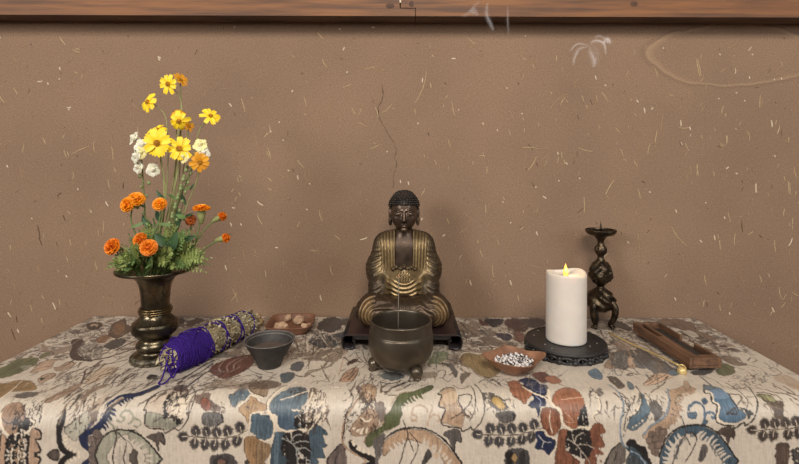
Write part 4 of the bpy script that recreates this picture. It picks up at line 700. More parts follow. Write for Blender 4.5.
f('H',K(150,124,80),"240,290 270,260 332,266 402,270 432,320 482,352 432,400 362,396 302,350 258,330"); l('H',BRN,.9,"238,300 250,330 300,356 360,402 430,404"); l('H',LCR,1.6,"232,285 262,254 335,258 400,262"); l('H',K(120,96,62),.8,"300,270 320,330 370,390"); l('H',K(120,96,62),.8,"350,275 380,330 425,395")
f('H',K(138,142,108),"50,312 100,250 162,254 152,300 90,322",jag=1.2); scrib('H',[OLV,LCR],(60,250,165,320),36,28,1,-.7,.3); f('H',GRY,"128,320 190,328 222,380 204,402 180,352",jag=.7); f('H',K(130,114,98),"240,402 262,375 302,380 270,410 245,440",jag=.6); l('H',BRN,1.2,"90,385 120,362 152,368 140,402 110,405"); f('H',TAU,"0,380 90,370 100,400 20,410",jag=.7,alpha=.7); scrib('H',[BRN,TAU],(140,260,220,330),14,30,1,2,.4)
f('H',NVY,"578,422 640,404 702,430 700,470 640,470 620,440",jag=.5); f('H',K(120,70,58),"668,382 742,370 772,420 720,432",jag=.6); scrib('H',[K(150,140,140)],(650,410,760,464),16,40,.9,2.2,.3); scrib('H',[INK,DGR,GRY],(370,405,560,445),60,24,1.1,.2,.5); f('H',RST,"740,402 800,392 840,430 780,440",jag=.5); f('H',RST,"520,430 580,420 600,464 540,464",jag=.5)
scrib('H',[GRY,TAU],(560,330,797,380),24,40,1,.2,.4)
# long tapering brush strokes that follow the design
def strokes(box, n, ln, wd, ang, cols, spread=.14, al=.85):
    x0,y0,x1,y1 = box
    for _ in range(int(n*.72)):
        x = random.uniform(x0,x1); y = random.uniform(y0,y1); a = ang+random.gauss(0,spread); L_ = ln*random.uniform(.4,1.4); b = a+random.gauss(0,.16); c = b+random.gauss(0,.2); h = L_/3
        p = [(x,y),(x+h*math.cos(a),y+h*math.sin(a)),(x+h*(math.cos(a)+math.cos(b)),y+h*(math.sin(a)+math.sin(b))),(x+h*(math.cos(a)+math.cos(b)+math.cos(c)),y+h*(math.sin(a)+math.sin(b)+math.sin(c)))]
        l(None, random.choice(cols), wd*random.uniform(.6,2.1), p, taper=True, alpha=al)
BB_ = [BRN,DBR,TAU,GRY,INK]; PP_ = [TAU,BRN,GRY]
strokes((75,335,165,388),70,16,1.9,2.62,BB_); strokes((60,362,130,404),60,20,2.1,2.55,[TAU,BRN,PPL,GRY]); strokes((150,376,215,396),40,16,2.0,2.7,BB_); strokes((180,340,250,350),26,12,1.6,2.9,PP_)
strokes((98,322,150,345),34,10,1.8,.25,BB_,.5); strokes((172,322,262,336),50,12,1.8,2.85,BB_,.4); strokes((200,372,330,388),60,15,1.9,3.0,PP_,.3); strokes((290,335,345,362),56,11,1.7,.5,[BRN,TAU,DBR,LCR],.9)
strokes((300,322,356,336),30,10,1.9,.1,[DBR,BRN,PPL],.6); strokes((340,352,400,395),46,10,1.4,-.7,[INK,BRN,TAU],.7); strokes((452,322,530,345),70,11,1.8,.45,[DBR,BRN,TAU,INK],.6); strokes((420,350,480,385),30,10,1.5,.6,PP_,.9)
strokes((478,372,560,384),40,10,1.3,.1,[GRY,INK,TAU],.5); strokes((590,325,650,350),50,12,1.6,.5,[BRN,TAU,DBR],.5); strokes((625,345,680,378),44,11,1.6,.5,[GRY,BRN,TAU],.4); strokes((680,322,735,350),50,12,1.8,.5,[BRN,DBR,TAU],.25); strokes((715,345,790,385),40,13,1.4,.55,PP_,.35)
strokes((20,372,70,396),26,14,1.6,2.7,[TAU,BRN,PPL],.25); strokes((300,388,330,425),30,12,1.6,1.9,[BRN,INK,TAU],.25); strokes((355,386,376,430),30,9,1.5,1.9,[INK,BRN],.4); strokes((590,388,668,412),36,10,1.4,1.2,[INK,BRN,GRY],.4); strokes((738,386,799,408),26,13,1.3,.5,[BRN,TAU],.3)
strokes((166,394,192,418),22,10,1.5,-.9,[INK,BLK,BRN],.3); strokes((66,392,98,416),26,14,1.6,2.2,[BRN,INK,TAU],.3)
# soft woven edge, then sample on the mesh grid
def ripple(amp, n, m): return up(RNG.random((n,m))-.5, (cns,cnx))*amp/CW
uu, vv = np.meshgrid(np.arange(cnx), np.arange(cns))
su = np.clip(uu+ripple(.0007,160,460), 0, cnx-1).astype(int); sv = np.clip(vv+ripple(.0013,90,900)+ripple(.0006,300,1000), 0, cns-1).astype(int)
CV = CV[sv, su]
CV *= (1+.16*(up(RNG.random((60,1000)), (cns,cnx))-.5)+.12*(up(RNG.random((420,300)), (cns,cnx))-.5))[:,:,None]
_dk = np.clip(1.15-CV.mean(2)/C0.mean(), 0, 1)[:,:,None]
CV *= 1+_dk*(.85*(up(RNG.random((30,1600)), (cns,cnx))-.5)+.35*(up(RNG.random((300,900)), (cns,cnx))-.5))[:,:,None]
CV *= (1-.10*_dk)
CV = .5*CV+.125*(np.roll(CV,1,0)+np.roll(CV,-1,0)+np.roll(CV,1,1)+np.roll(CV,-1,1))
GS = .00105; SMAX = .56
gx = np.linspace(XL, XR, int((XR-XL)/GS)+1); gs = np.linspace(0, SMAX, int(SMAX/GS)+1)
creases = [(on_cloth(180,440)[0],.0022),(on_cloth(331,440)[0],.0055),(on_cloth(480.5,440)[0],.0018),(on_cloth(640,440)[0],.0005)]
V = np.zeros((len(gx), len(gs), 3)); smp = np.zeros((len(gx), len(gs), 3))
s_show = .43
for i, x in enumerate(gx):
    y1 = yfront(x)+RF; L1 = -y1-.004; A = RF*PI/2
    t = np.clip((gs-L1)/RF, 0, PI/2)
    y = np.where(gs <= L1, -.004-gs, y1-RF*np.sin(t)); z = -RF*(1-np.cos(t)) - np.maximum(gs-L1-A, 0)
    drop = np.clip((gs-L1-.02)/.1, 0, 1)
    y = y - drop*(.0035*math.sin(x*21+.6)+.0022*math.sin(x*47+1.1)+.0012*math.sin(x*90))
    for cx_, h_ in creases:
        e = abs(x-cx_)/(.0030 if x < cx_ else .0075)
        if e < 4: y = y - drop*h_*math.exp(-e) ; z = z + np.where(gs < L1, h_*.35*math.exp(-e), 0)
    V[i,:,0] = x; V[i,:,1] = y; V[i,:,2] = z+ZT+.0006
    # soft wrinkles on the top
    ss = np.where(gs > s_show, 2*s_show-gs, gs); ss = np.clip(ss, 0, SV-.001)
    smp[i] = CV[np.clip((ss/CW).astype(int),0,cns-1), min(int((x-XL)/CW),cnx-1)]
rr_ = up(RNG.random((20,10))-.5, (len(gx),len(gs)))*.0012 + up(RNG.random((70,24))-.5, (len(gx),len(gs)))*.0005
V[:,:,2] += np.where(gs[None,:] < .30, np.minimum(rr_, .0004), 0)
nX, nS = len(gx), len(gs); idx = np.arange(nX*nS).reshape(nX,nS)
Q = np.stack([idx[:-1,:-1], idx[:-1,1:], idx[1:,1:], idx[1:,:-1]], -1).reshape(-1,4)
Vf = V.reshape(-1,3); Cf = smp.reshape(-1,3)
# side drops hang from both ends
ex, exq, exc = [], [], []; base = len(Vf)
for side, ix in ((-1,0),(1,nX-1)):
    for k, (dx, dz) in enumerate(((.004,-.001),(.007,-.005),(.008,-.012),(.009,-.09),(.010,-.18))):
        row = V[ix].copy(); row[:,0] += side*dx; row[:,2] = np.minimum(row[:,2], ZT+dz); ex.append(row); exc.append(smp[ix] if k < 4 else smp[ix])
    prev = idx[ix]
    for k in range(5):
        cur = np.arange(base, base+nS); base += nS
        q = np.stack([prev[:-1], cur[:-1], cur[1:], prev[1:]], -1); exq.append(q if side > 0 else q[:, ::-1]); prev = cur
Vf = np.concatenate([Vf]+ex); Cf = np.concatenate([Cf]+exc); Q = np.concatenate([Q]+exq)
me = np_mesh('tablecloth', Vf, Q); set_attr(me, 'weave', Cf)
def cloth_mat():
    m = mat('brocade', (.5,.45,.38), .43, spec=.5, attr='weave', sheen=.05)
    nt = m.node_tree; N = nt.nodes; L = nt.links; b = N['Principled BSDF']; tc = N.new('ShaderNodeTexCoord')
    ws = []
    for sc, d in ((900,'X'),(900,'Y')):
        wv = N.new('ShaderNodeTexWave'); wv.inputs['Scale'].default_value = sc/3; wv.bands_direction = d; wv.inputs['Distortion'].default_value = 1.5
        L.new(tc.outputs['Object'], wv.inputs['Vector']); ws.append(wv.outputs['Fac'])
    ad = N.new('ShaderNodeMath'); ad.operation = 'ADD'; L.new(ws[0], ad.inputs[0]); L.new(ws[1], ad.inputs[1])
    bp = N.new('ShaderNodeBump'); bp.inputs['Strength'].default_value = .12; bp.inputs['Distance'].default_value = .0004
    L.new(ad.outputs[0], bp.inputs['Height']); L.new(bp.outputs['Normal'], b.inputs['Normal'])
    return m
cloth = link('tablecloth', me, cloth_mat())
tag(cloth, 'cream patterned brocade tablecloth with blue, rust and brown flowers and dragons', 'tablecloth')
# the table that carries it
tb = thing('altar_table', 'low wooden table hidden under the patterned cloth', 'table', (-.02,-.18,0))
M_tw = mat('table_wood', lin((90,60,40)), .5, var=.5, var_scale=20)
MB().box((-.636,-.120,ZT-.040), (.612,.168,ZT-.004)).build('table_top', M_tw, tb, smooth=False)
for sx in (-.60,.58):
    for sy in (-.09,.14): MB().box((sx-.022,sy-.022,0), (sx+.022,sy+.022,ZT-.0402)).build('leg', M_tw, tb, smooth=False, bevel=.003)
# ================================================================== bronze vase
M_bronze = mat('aged_bronze', lin((122,110,88)), .30, metal=.92, var=.95, var_scale=36, var_col=lin((48,43,37)), bump=.3, bump_scale=120, rough_var=.1)
M_bronze_dark = mat('dark_bronze', lin((92,80,64)), .38, metal=.9, var=.8, var_scale=40, var_col=lin((48,42,36)), bump=.2, bump_scale=150)
M_band = mat('band_pattern', lin((122,112,92)), .5, metal=.6, var=.9, var_scale=150, var_col=lin((40,38,36)))
DV = .816; vx = (156.0-VX)/F*DV; vy = YC+DV
HZ = .0004+ZT+.0006
vase = thing('bronze_vase', 'aged bronze flower vase with flared mouth and ringed pedestal, holding the bouquet', 'vase', (vx,vy,HZ))
PR = [(.0365,0),(.0375,.003),(.0372,.0075),(.033,.0115),(.0275,.0150),(.0262,.0185),(.0290,.0215),(.0300,.0250),(.0285,.0300),(.0252,.0345),(.0250,.0378),(.0300,.0420),(.0352,.0478),(.0368,.0540),(.0366,.0600),(.0358,.0625),(.0352,.0640),(.0325,.0655),(.0285,.0690),(.0245,.0735),(.0222,.0790)]
MB().lathe(smooth_prof(PR,4), seg=64).build('pedestal', M_bronze, vase)
MB().lathe(smooth_prof([(.0385,.0035),(.0392,.0050),(.0386,.0085),(.0350,.0112),(.0338,.0108),(.0372,.0082),(.0378,.005),(.0372,.0038)],3), seg=64,
    rad=lambda t,i,r,z: (r+.0006*math.sin(18*t)*math.sin(t*5+z*900), z), close=False).build('patterned_band', M_band, vase)
sb_ = MB()
for row, (r, z, n, sc) in enumerate(((.0372,.0036,22,.0046),(.0352,.0088,20,.0042))):
    for k in range(n):
        a = 2*PI*(k+.5*row)/n; sb_.ball((r*math.cos(a), r*math.sin(a), z), (.0016,sc,.0034), 10, 6, rot=Matrix.Rotation(a,3,'Z') @ Matrix.Rotation(-.25-.5*row,3,'Y'))
sb_.build('scale_pattern', mat('worn_scale', lin((150,142,122)), .42, metal=.7, var=.9, var_scale=170, var_col=lin((60,56,52))), vase)
rg = MB()
for z, r, tr in ((.0797,.0240,.0019),(.0835,.0247,.0022),(.0872,.0238,.0017)): rg.tube([(r*math.cos(a),r*math.sin(a),z) for a in np.linspace(0,2*PI,65)[:-1]], tr, 10, closed=True)
rg.build('ring', mat('bronze_ring', lin((128,108,76)), .32, metal=.92, var=.6, var_scale=60, var_col=lin((70,56,40))), vase)
NK = [(.0222,.0880),(.0222,.0960),(.0228,.1050),(.0240,.1180),(.0265,.1290),(.0310,.1375),(.0400,.1435),(.0540,.1478),(.0606,.1500),(.0618,.1530),(.0604,.1548),(.0555,.1530),(.0400,.1470),(.0290,.1390),(.0225,.1250),(.0205,.1050),(.0200,.0900)]
MB().lathe(smooth_prof(NK,4), seg=72).build('neck', M_bronze, vase)
# ================================================================== flowers
def gm(n, c, c2, rough=.55, vs=60, **k): return mat(n, lin(c), rough, var=.7, var_scale=vs, var_col=lin(c2), **k)
M_stem = gm('green_stem', (112,128,70), (84,104,58)); M_stem_pale = gm('pale_stem', (158,160,104), (122,132,78)); M_leaf = gm('leaf_green', (108,132,72), (76,104,56)); M_leaf2 = gm('deep_leaf', (62,92,56), (44,70,46)); M_fern = gm('feathery_leaf', (150,160,92), (112,132,68))
M_yel = gm('yellow_petal', (255,224,44), (252,204,22), .5, 90); M_yel2 = gm('old_yellow_petal', (232,164,24), (196,120,20), .5, 90); M_eye = gm('flower_eye', (206,146,30), (150,98,20), .7, 300)
M_ora = gm('orange_petal', (250,164,28), (238,128,16), .5, 120); M_ora2 = gm('deep_orange_petal', (246,146,32), (216,100,18), .5, 120); M_rusty = gm('rusty_petal', (196,104,40), (130,60,28), .6, 120); M_wht = gm('white_petal', (240,236,220), (222,220,186), .5, 80); M_cream = gm('cream_petal', (240,230,170), (226,216,140), .5, 80)
M_bud = gm('bud_green', (140,152,100), (104,122,72))
def basis(n):
    n = Vector(n).normalized(); u = n.cross(Vector((0,0,1)))
    if u.length < .05: u = Vector((1,0,0))
    u.normalize(); return u, n.cross(u).normalized(), n
def petal(mb, c, B, ang, r0, r1, w, cupf, notch=.20, droop=0, mi=0):
    u, v, n = B; d = u*math.cos(ang)+v*math.sin(ang); s = n.cross(d)
    rows = []; K_ = 6
    for i in range(K_+1):
        t = i/K_; r = lerp(r0, r1, t); ww = w*(.35+1.0*math.sin(PI*min(t*.62+.1,.72)))*(1 if t < .93 else .8)
        h = cupf*(r-r0)*(1-.5*t) - droop*t*t*(r1-r0)
        row = []
        for k in (-1,-.5,0,.5,1):
            rr = r - (notch*w*(1 if k in (-.5,.5) else -0.4) if i == K_ else 0)
            row.append(c + d*rr + s*(ww/2*k) + n*(h + .10*w*abs(k)*(1-t*.5) - (.05*w if k == 0 else 0)))
        rows.append(row)
    mb.grid(rows, mi)
def stem_pts(a, b, bow=(0,0,0), n=10):
    a, b, bow = Vector(a), Vector(b), Vector(bow); return [a.lerp(b, k/n)+bow*math.sin(PI*k/n) for k in range(n+1)]
MOUTH = Vector((vx,vy,HZ+.10))
def mouth(dx=0, dy=0): return Vector((vx+dx*1.25, vy+dy*1.25, HZ+.148))
def inside(o, par_r, m, f0):
    """the length of a stem that stands inside the vase neck"""
    b = Vector((vx+(f0.x-vx)*.35, vy+(f0.y-vy)*.35, HZ+.112))-f0
    return [b, b*.5, Vector((0,0,0))]
def leaflet(mb, a, d, n, L_, w, mi=0):
    d = d.normalized(); s = n.cross(d)
    if s.length < 1e-4: s = d.orthogonal()
    s.normalize(); up_ = s.cross(d)
    rows = []
    for t, k in ((0,.12),(.25,.85),(.5,1),(.75,.7),(1,.04)):
        p = a+d*(L_*t)-up_*(L_*.25*t*t); rows.append([p-s*w*k/2+up_*w*.12*k, p-up_*0, p+s*w*k/2+up_*w*.12*k])
    mb.grid(rows, mi)
def fern_leaf(mb, a, b, n, pairs, L_, w, bow=(0,0,0)):
    pts = stem_pts(a, b, bow, 12); mb.tube(pts, [.0007*(1-.6*i/12) for i in range(13)], 5)
    for i in range(pairs):
        t = .18+.8*i/pairs; k = min(int(t*12), 11); p = pts[k].lerp(pts[k+1], t*12-k); d = (pts[k+1]-pts[k]).normalized()
        s = d.cross(n).normalized(); ll = L_*math.sin(PI*(.2+.7*t))*random.uniform(.8,1.2)
        for sd in (1,-1): leaflet(mb, p, (d*.7+s*sd+n*random.uniform(-.3,.3)), n, ll, w)
    leaflet(mb, pts[-1], pts[-1]-pts[-2], n, L_*.8, w)
def flower_base(name, label, group, head, stem, r=.0010, m=None, foot=None, bow=(0,0,0), pts=None):
    foot = Vector(foot) if foot is not None else mouth(random.uniform(-.014,.014), random.uniform(-.012,.012))
    o = thing(name, label, 'flower', tuple(foot), 0, group); H = Vector(head)-foot
    sp = inside(o,0,0,foot)+([Vector(p)-foot for p in pts][1:] if pts else [H*.5+Vector(bow), H])
    sp = curve(sp, 8); sp[-1] = H
    MB().tube(sp, r, 7).build('stem', m or M_stem, o)
    return o, H, sp
def yellow(px, py, d, n, rad, npet, label, old=False, cupf=.15, bow=(0,0,0), ang0=0, droop=.1, width=.41, via=None):
    head = P(px, py, d); B = basis(n)
    pts = None
    if via: pts = [mouth(via[0][0], via[0][1])]+[P(*q) for q in via[1:]]+[head-B[2]*.002]
    o, H, sp = flower_base('yellow_flower', label, 'yellow daisy-like flowers in the vase', head-B[2]*.002, M_stem_pale, .0009, M_stem_pale, pts[0] if pts else None, bow, pts)
    H = head-o.location
    mb = MB()
    for k in range(npet): petal(mb, H, B, ang0+2*PI*k/npet+random.uniform(-.14,.14), rad*.12, rad*random.uniform(.86,1.14), rad*width*random.uniform(.8,1.05), cupf+random.uniform(-.22,.22), droop=droop)
    hd = mb.build('flower_head', M_yel2 if old else M_yel, o)
    eb = MB(); eb.ball(H+B[2]*rad*.06, (rad*.21,rad*.21,rad*.15), 12, 8, rot=Matrix((B[0],B[1],B[2])).transposed().to_3x3())
    for k in range(36):
        a = k*2.4; rr = rad*.25*math.sqrt(k/36); eb.ball(H+B[0]*rr*math.cos(a)+B[1]*rr*math.sin(a)+B[2]*(rad*.22-rr*rr/rad*1.4), rad*.035, 6, 4)
    eb.build('flower_eye', M_eye, hd)
    cb = MB(); cb.ball(H-B[2]*rad*.12, (rad*.2,rad*.2,rad*.16), 10, 6, rot=Matrix((B[0],B[1],B[2])).transposed().to_3x3()); cb.build('calyx', M_stem, hd)
    return o
u_ = 1.62e-3   # metres per photo pixel at the bouquet
yellow(168.5,84,.80,(-.25,-1,-.05),.0175,8,'highest yellow flower, wide open and facing out',ang0=.3,via=[(.0,.0),(170,200,.81),(182,110,.815)])
yellow(180.5,80,.815,(.7,-.35,.5),.0125,9,'faded yellow flower with brown eye just beside the highest bloom',old=True,cupf=.5,via=[(.004,.004),(178,190,.815),(181,110,.815)])
yellow(148,102,.79,(-.45,-.9,.25),.0165,8,'yellow flower leaning out alone above the white blossoms',cupf=-.05,droop=.25,ang0=.2,via=[(-.003,0),(166,200,.80),(167,125,.80),(157,107,.795)])
yellow(177,112,.80,(.1,-.75,.65),.0125,9,'yellow flower with brown top and drooping petals at the centre of the bouquet',old=True,droop=.9,cupf=.1,via=[(.002,0),(173,200,.81),(176,140,.81)])
yellow(179,121,.79,(.2,-1,-.25),.0165,8,'yellow flower right below the brown-topped bloom',droop=.45,ang0=.25,via=[(.004,-.002),(174,200,.80),(177,150,.80)])
yellow(189,126.5,.80,(.8,-.5,.1),.0085,8,'small withered yellow flower tucked at the bouquet centre',old=True,cupf=.5,via=[(.006,0),(178,200,.81),(186,150,.81)])
yellow(210.5,116,.80,(.45,-.75,.5),.0155,8,'yellow flower standing alone, nearest the statue',droop=.2,ang0=.1,via=[(.008,.0),(184,200,.815),(198,135,.81),(207,122,.805)])
yellow(156.5,130,.785,(-.1,-.7,.75),.0165,8,'cupped yellow flower on top of the largest flat bloom',cupf=.35,droop=.55,ang0=.4,via=[(-.004,-.004),(164,200,.80),(159,150,.80)])
yellow(157.5,143,.765,(0,-1,.02),.0225,8,'largest yellow flower, flat open and facing out beside the white blossoms',ang0=.38,width=.46,via=[(-.002,-.008),(165,200,.79),(162,165,.785)])
yellow(179.5,148.5,.77,(.1,-1,.12),.0200,8,'open yellow flower next to the largest bloom',ang0=.1,via=[(.003,-.008),(172,200,.79),(178,170,.785)])
yellow(200,162,.77,(.15,-1,-.05),.0160,9,'orange-tinged yellow flower, lowest of the yellow blooms',old=True,ang0=.2,via=[(.008,-.006),(183,215,.79),(197,180,.785)])
# white snapdragons
def snap_blossom(H, n, r, par, m):
    B = basis(n); mb = MB(); R3 = Matrix((B[0],B[1],B[2])).transposed().to_3x3()
    mb.ball(H-B[2]*r*.30, (r*.42,r*.42,r*.75), 10, 7, rot=R3)
    for k, (a, cu, ln) in enumerate(((.95,.75,1.0),(2.2,.75,1.0),(-.35,.25,.95),(-1.57,.15,1.05),(-2.8,.25,.95))):
        petal(mb, H-B[2]*r*.1, B, a+random.uniform(-.15,.15), r*.12, r*ln, r*1.05, cu+random.uniform(-.15,.15), notch=.06, droop=.2)
    mb.ball(H+B[2]*r*.20-B[1]*r*.15, (r*.40,r*.32,r*.34), 9, 6, rot=R3)
    mb.build('blossom', m, par)
def snapdragon(label, pts, blossoms, buds, foot, leaves=()):
    pts = [Vector(p) for p in pts]; o = thing('white_snapdragon', label, 'flower', tuple(pts[0]), 0, 'white snapdragon spikes in the vase'); b0 = pts[0]
    sp = curve(inside(o,0,0,b0)+[p-b0 for p in pts][1:], 8); n = len(sp); MB().tube(sp, [.0017*(1-.45*i/n) for i in range(n)], 8).build('stem', M_stem, o)
    for (px,py,d,nn,r,m) in blossoms: snap_blossom(P(px,py,d)-b0, nn, r*1.12, o, m)
    for (px,py,d,r) in buds:
        c = P(px,py,d)-b0; q = min(sp, key=lambda p: (p-c).length); mb = MB(); mb.tube([q, q.lerp(c,.6)+Vector((0,0,-.001)), c], .0006, 5); mb.ball(c, (r,r,r*1.25), 8, 6); mb.build('bud', M_bud, o)
    for (px,py,d,dx,dz,L_,w) in leaves:
        a = P(px,py,d)-b0; mb = MB(); leaflet(mb, a, Vector((dx,-.3,dz)), Vector((0,-1,.3)), L_, w); mb.build('leaf', M_leaf, o)
snapdragon('white snapdragon spike with the purest white blossoms, beside the largest yellow bloom', [mouth(-.010,.0),P(146,235,.80),P(144.5,205,.795),P(143,178,.79),P(141,150,.79)],
  [(133.5,138,.785,(-.7,-.7,.3),.0100,M_wht),(142.5,146,.78,(.3,-.9,.2),.0105,M_wht),(136,156,.775,(-.6,-.8,0),.0100,M_wht),(141,153,.775,(0,-1,0),.0085,M_cream),(138,167,.78,(-.5,-.9,-.1),.0095,M_wht),(153,170,.785,(.6,-.8,0),.0092,M_wht)],
  [(140,176,.785,.0028),(149,183,.785,.0030),(141,187,.788,.0022),(147,196,.79,.002),(143,213,.79,.002)], None, [(144,222,.79,-.7,-.4,.022,.006),(146,208,.795,-.8,.6,.018,.004)])
snapdragon('cream snapdragon spike thick with green buds, beside the lowest yellow bloom', [mouth(.006,.002),P(172,235,.80),P(178,205,.795),P(187,180,.79),P(196,158,.79),P(199,146,.79)],
  [(200,145,.78,(.2,-.9,.4),.0098,M_cream),(203.5,153,.778,(.5,-.9,0),.0090,M_wht),(183.5,157,.772,(-.3,-1,0),.0085,M_cream)],
  [(190+math.cos(k*2.1)*4-k*.95, 164+k*3.1, .785+.004*math.sin(k*2), .0024+.0004*(k%3)) for k in range(20)], None, [(184,190,.785,.9,.35,.020,.004),(179,200,.785,-.8,.5,.020,.005),(176,215,.785,.9,-.2,.026,.008),(172,225,.785,-.9,.1,.022,.006)])
# marigolds
def marigold(label, px, py, d, n, rad, m, flat=.62, pts=None, foot=None, heads=None, layers=5, calyx=1.0, group='marigolds in the vase'):
    hs = heads or [(px,py,d,n,rad,m,flat)]
    head = P(*hs[0][:3]); B = basis(hs[0][3])
    p_ = [mouth(*foot)]+[P(*q) for q in (pts or [])]+[head-B[2]*rad*.8]
    o, H, sp = flower_base('marigold', label, group, head-B[2]*rad*.8, M_stem, .0012, M_stem, p_[0], (0,0,0), p_)
    for (px,py,d,n,rad,m,flat) in hs:
        H = P(px,py,d)-o.location; B = basis(n); R3 = Matrix((B[0],B[1],B[2])).transposed().to_3x3()
        mb = MB()
        for Ly in range(layers):
            f_ = Ly/(layers-1); npet = int(lerp(15,6,f_)); el = lerp(-.15,1.25,f_)
            for k in range(npet):
                a = 2*PI*k/npet+Ly*.5+random.uniform(-.15,.15); dd = B[0]*math.cos(a)+B[1]*math.sin(a); s = B[2].cross(dd); e = el+random.uniform(-.15,.15)
                dr = (dd*math.cos(e)+B[2]*math.sin(e)*flat*1.3); nn = dr.cross(s); rows = []; w = rad*random.uniform(.42,.6)
                for t, kw in ((.25,.4),(.6,.9),(.85,1.1),(1,.9)):
                    c = H+dr*(rad*t*lerp(1.0,.85,f_)); ru = random.uniform(-.12,.12)*rad
                    rows.append([c-s*w*kw/2+nn*ru, c-s*w*kw/4-nn*rad*.07, c+nn*rad*.05, c+s*w*kw/4-nn*rad*.06, c+s*w*kw/2+nn*random.uniform(-.12,.12)*rad])
                mb.grid(rows)
        mb.ball(H, (rad*.5,rad*.5,rad*.35), 10, 6, rot=R3); hd = mb.build('flower_head', m, o)
        cb = MB(); cb.lathe(smooth_prof([(rad*.14*calyx,-rad*1.5*calyx),(rad*.30*calyx,-rad*1.0*calyx),(rad*.38*calyx,-rad*.45),(rad*.42,-rad*.1)],3), seg=12)
        cb.v = [tuple(R3 @ Vector(v)+H) for v in cb.v]; cb.build('calyx', M_stem_pale, hd)
    return o
marigold('orange marigold with two merged blooms, highest of the marigolds',127,205,.78,(-.2,-.8,.5),.0135,M_ora,heads=[(127.5,204.5,.775,(-.3,-.9,.3),.0128,M_ora,.6),(136,199,.785,(.2,-.6,.75),.0145,M_ora,.5)],pts=[(137,240,.79),(131,220,.785)],foot=(-.018,-.006))
marigold('orange marigold half hidden by the pointed green leaf',159.5,204,.785,(.1,-.8,.55),.0115,M_ora,pts=[(152,240,.79),(159,222,.79)],foot=(-.006,-.01))
marigold('flat-topped orange marigold seen from its side on a thick pale stem',201.5,208,.79,(.05,-.12,1),.0140,M_ora,flat=.35,pts=[(190,255,.80),(198,232,.795)],foot=(.014,0),calyx=1.25)
marigold('dull red-brown marigold fading among the leaves',190.5,220,.80,(-.1,-.85,.4),.0095,M_rusty,pts=[(182,250,.805),(188,235,.805)],foot=(.01,.004))
marigold('small orange marigold bud tipped towards the statue, upper of two',222,216.5,.80,(.9,-.15,.45),.0078,M_ora2,pts=[(190,250,.80),(206,228,.80)],foot=(.017,.004),calyx=1.7,flat=.9)
marigold('small orange marigold bud tipped towards the statue, lower of two',225.5,238,.79,(.93,-.2,.25),.0078,M_ora2,pts=[(192,262,.795),(207,247,.79)],foot=(.018,-.002),calyx=1.7,flat=.9)
marigold('deep orange marigold hanging lowest over the vase rim',112,246.5,.775,(-.35,-.85,.4),.0138,M_ora2,pts=[(132,262,.785),(119,256,.78)],foot=(-.02,-.008))
marigold('orange marigold against the pale green bud, behind a fuller bloom',139.8,239.5,.765,(-.3,-.8,.5),.0118,M_ora2,pts=[(147,262,.78),(142,250,.772)],foot=(-.009,-.012))
marigold('full orange marigold in front, just above the vase mouth',148.5,247.5,.752,(.2,-.95,.25),.0135,M_ora2,pts=[(152,266,.765)],foot=(-.004,-.018))
# leaf sprigs crowding the mouth
def sprig(label, foot, tips, m, L_=.012, w=.0028, pairs=7, grp='feathery leaf sprigs in the vase'):
    f0 = mouth(*foot); o = thing('leaf_sprig', label, 'leaves', tuple(f0), 0, grp); MB().tube(curve(inside(o,0,0,f0)+[(P(*tips[0])-f0)*.45+Vector((0,0,.006)),(P(*tips[0])-f0)*.8],5), .0010, 6).build('stem', M_stem, o)
    for q in tips:
        b = P(*q)-f0; mb = MB(); fern_leaf(mb, b*.25+Vector((0,0,.006)), b, Vector((random.uniform(-.3,.3),-1,random.uniform(.1,.6))).normalized(), pairs, L_, w, (0,0,.004)); mb.build('leaf', m, o)
rs = random.Random(5)
GL = 'feathery green leaf sprig crowding the mouth of the bronze vase'
for i in range(26):
    a = i/26; px = lerp(117,203,a)+rs.uniform(-3,3); py = 263-33*math.sin(PI*a)**.7*rs.uniform(.25,1.25)-rs.uniform(0,6); d = rs.choice((.765,.775,.785,.80,.82,.84))
    fx = (px-157)/480*.8*.55
    fx = max(min(fx,.016),-.016)
    sprig(GL, (fx, (d-.806)*.3), [(px,py,d),(px+rs.uniform(-9,9),py+rs.uniform(1,9),d-.008),(px+rs.uniform(-10,10),min(py+rs.uniform(4,14),269),d-.016)], (M_fern,M_fern,M_leaf)[i%3], .013, .0032, 7)
for i in range(9):
    px = lerp(122,196,i/8)+rs.uniform(-3,3); py = 266+rs.uniform(-3,3); d = .765+.006*(i%3)
    sprig(GL, (max(min((px-157)/480*.4,.016),-.016), -.012), [(px,py,d),(px+rs.uniform(-6,6),py-rs.uniform(3,9),d+.006)], (M_fern,M_leaf)[i%2], .011, .003, 6)
def broad(label, foot, specs):
    f0 = mouth(*foot); o = thing('leafy_stem', label, 'leaves', tuple(f0), 0, None); tp = P(*specs[0][:3])-f0
    MB().tube(curve(inside(o,0,0,f0)+[tp*.55, tp],5), .0011, 6).build('stem', M_stem, o)
    for (px,py,d,ax,az,L_,w) in specs:
        b = P(px,py,d)-f0; mb = MB(); rows = []; dr = Vector((ax,-.25,az)).normalized(); s = dr.cross(Vector((0,-1,.2))).normalized(); n = s.cross(dr)
        for i in range(9):
            t = i/8; wd = w*math.sin(PI*min(.06+t*.94,.985))**.8*(1-.25*t); p = b+dr*L_*t-n*(L_*.18*t*t)
            rows.append([p-s*wd*.5+n*wd*.15, p-s*wd*.25+n*wd*.03, p, p+s*wd*.25+n*wd*.03, p+s*wd*.5+n*wd*.15])
        mb.grid(rows); mb.build('leaf', M_leaf2, o)
broad('pointed dark green leaf above the half-hidden marigold', (-.002,-.004), [(165.5,202,.80,-.62,.85,.025,.0085),(160,222,.80,-.2,.9,.022,.010)])
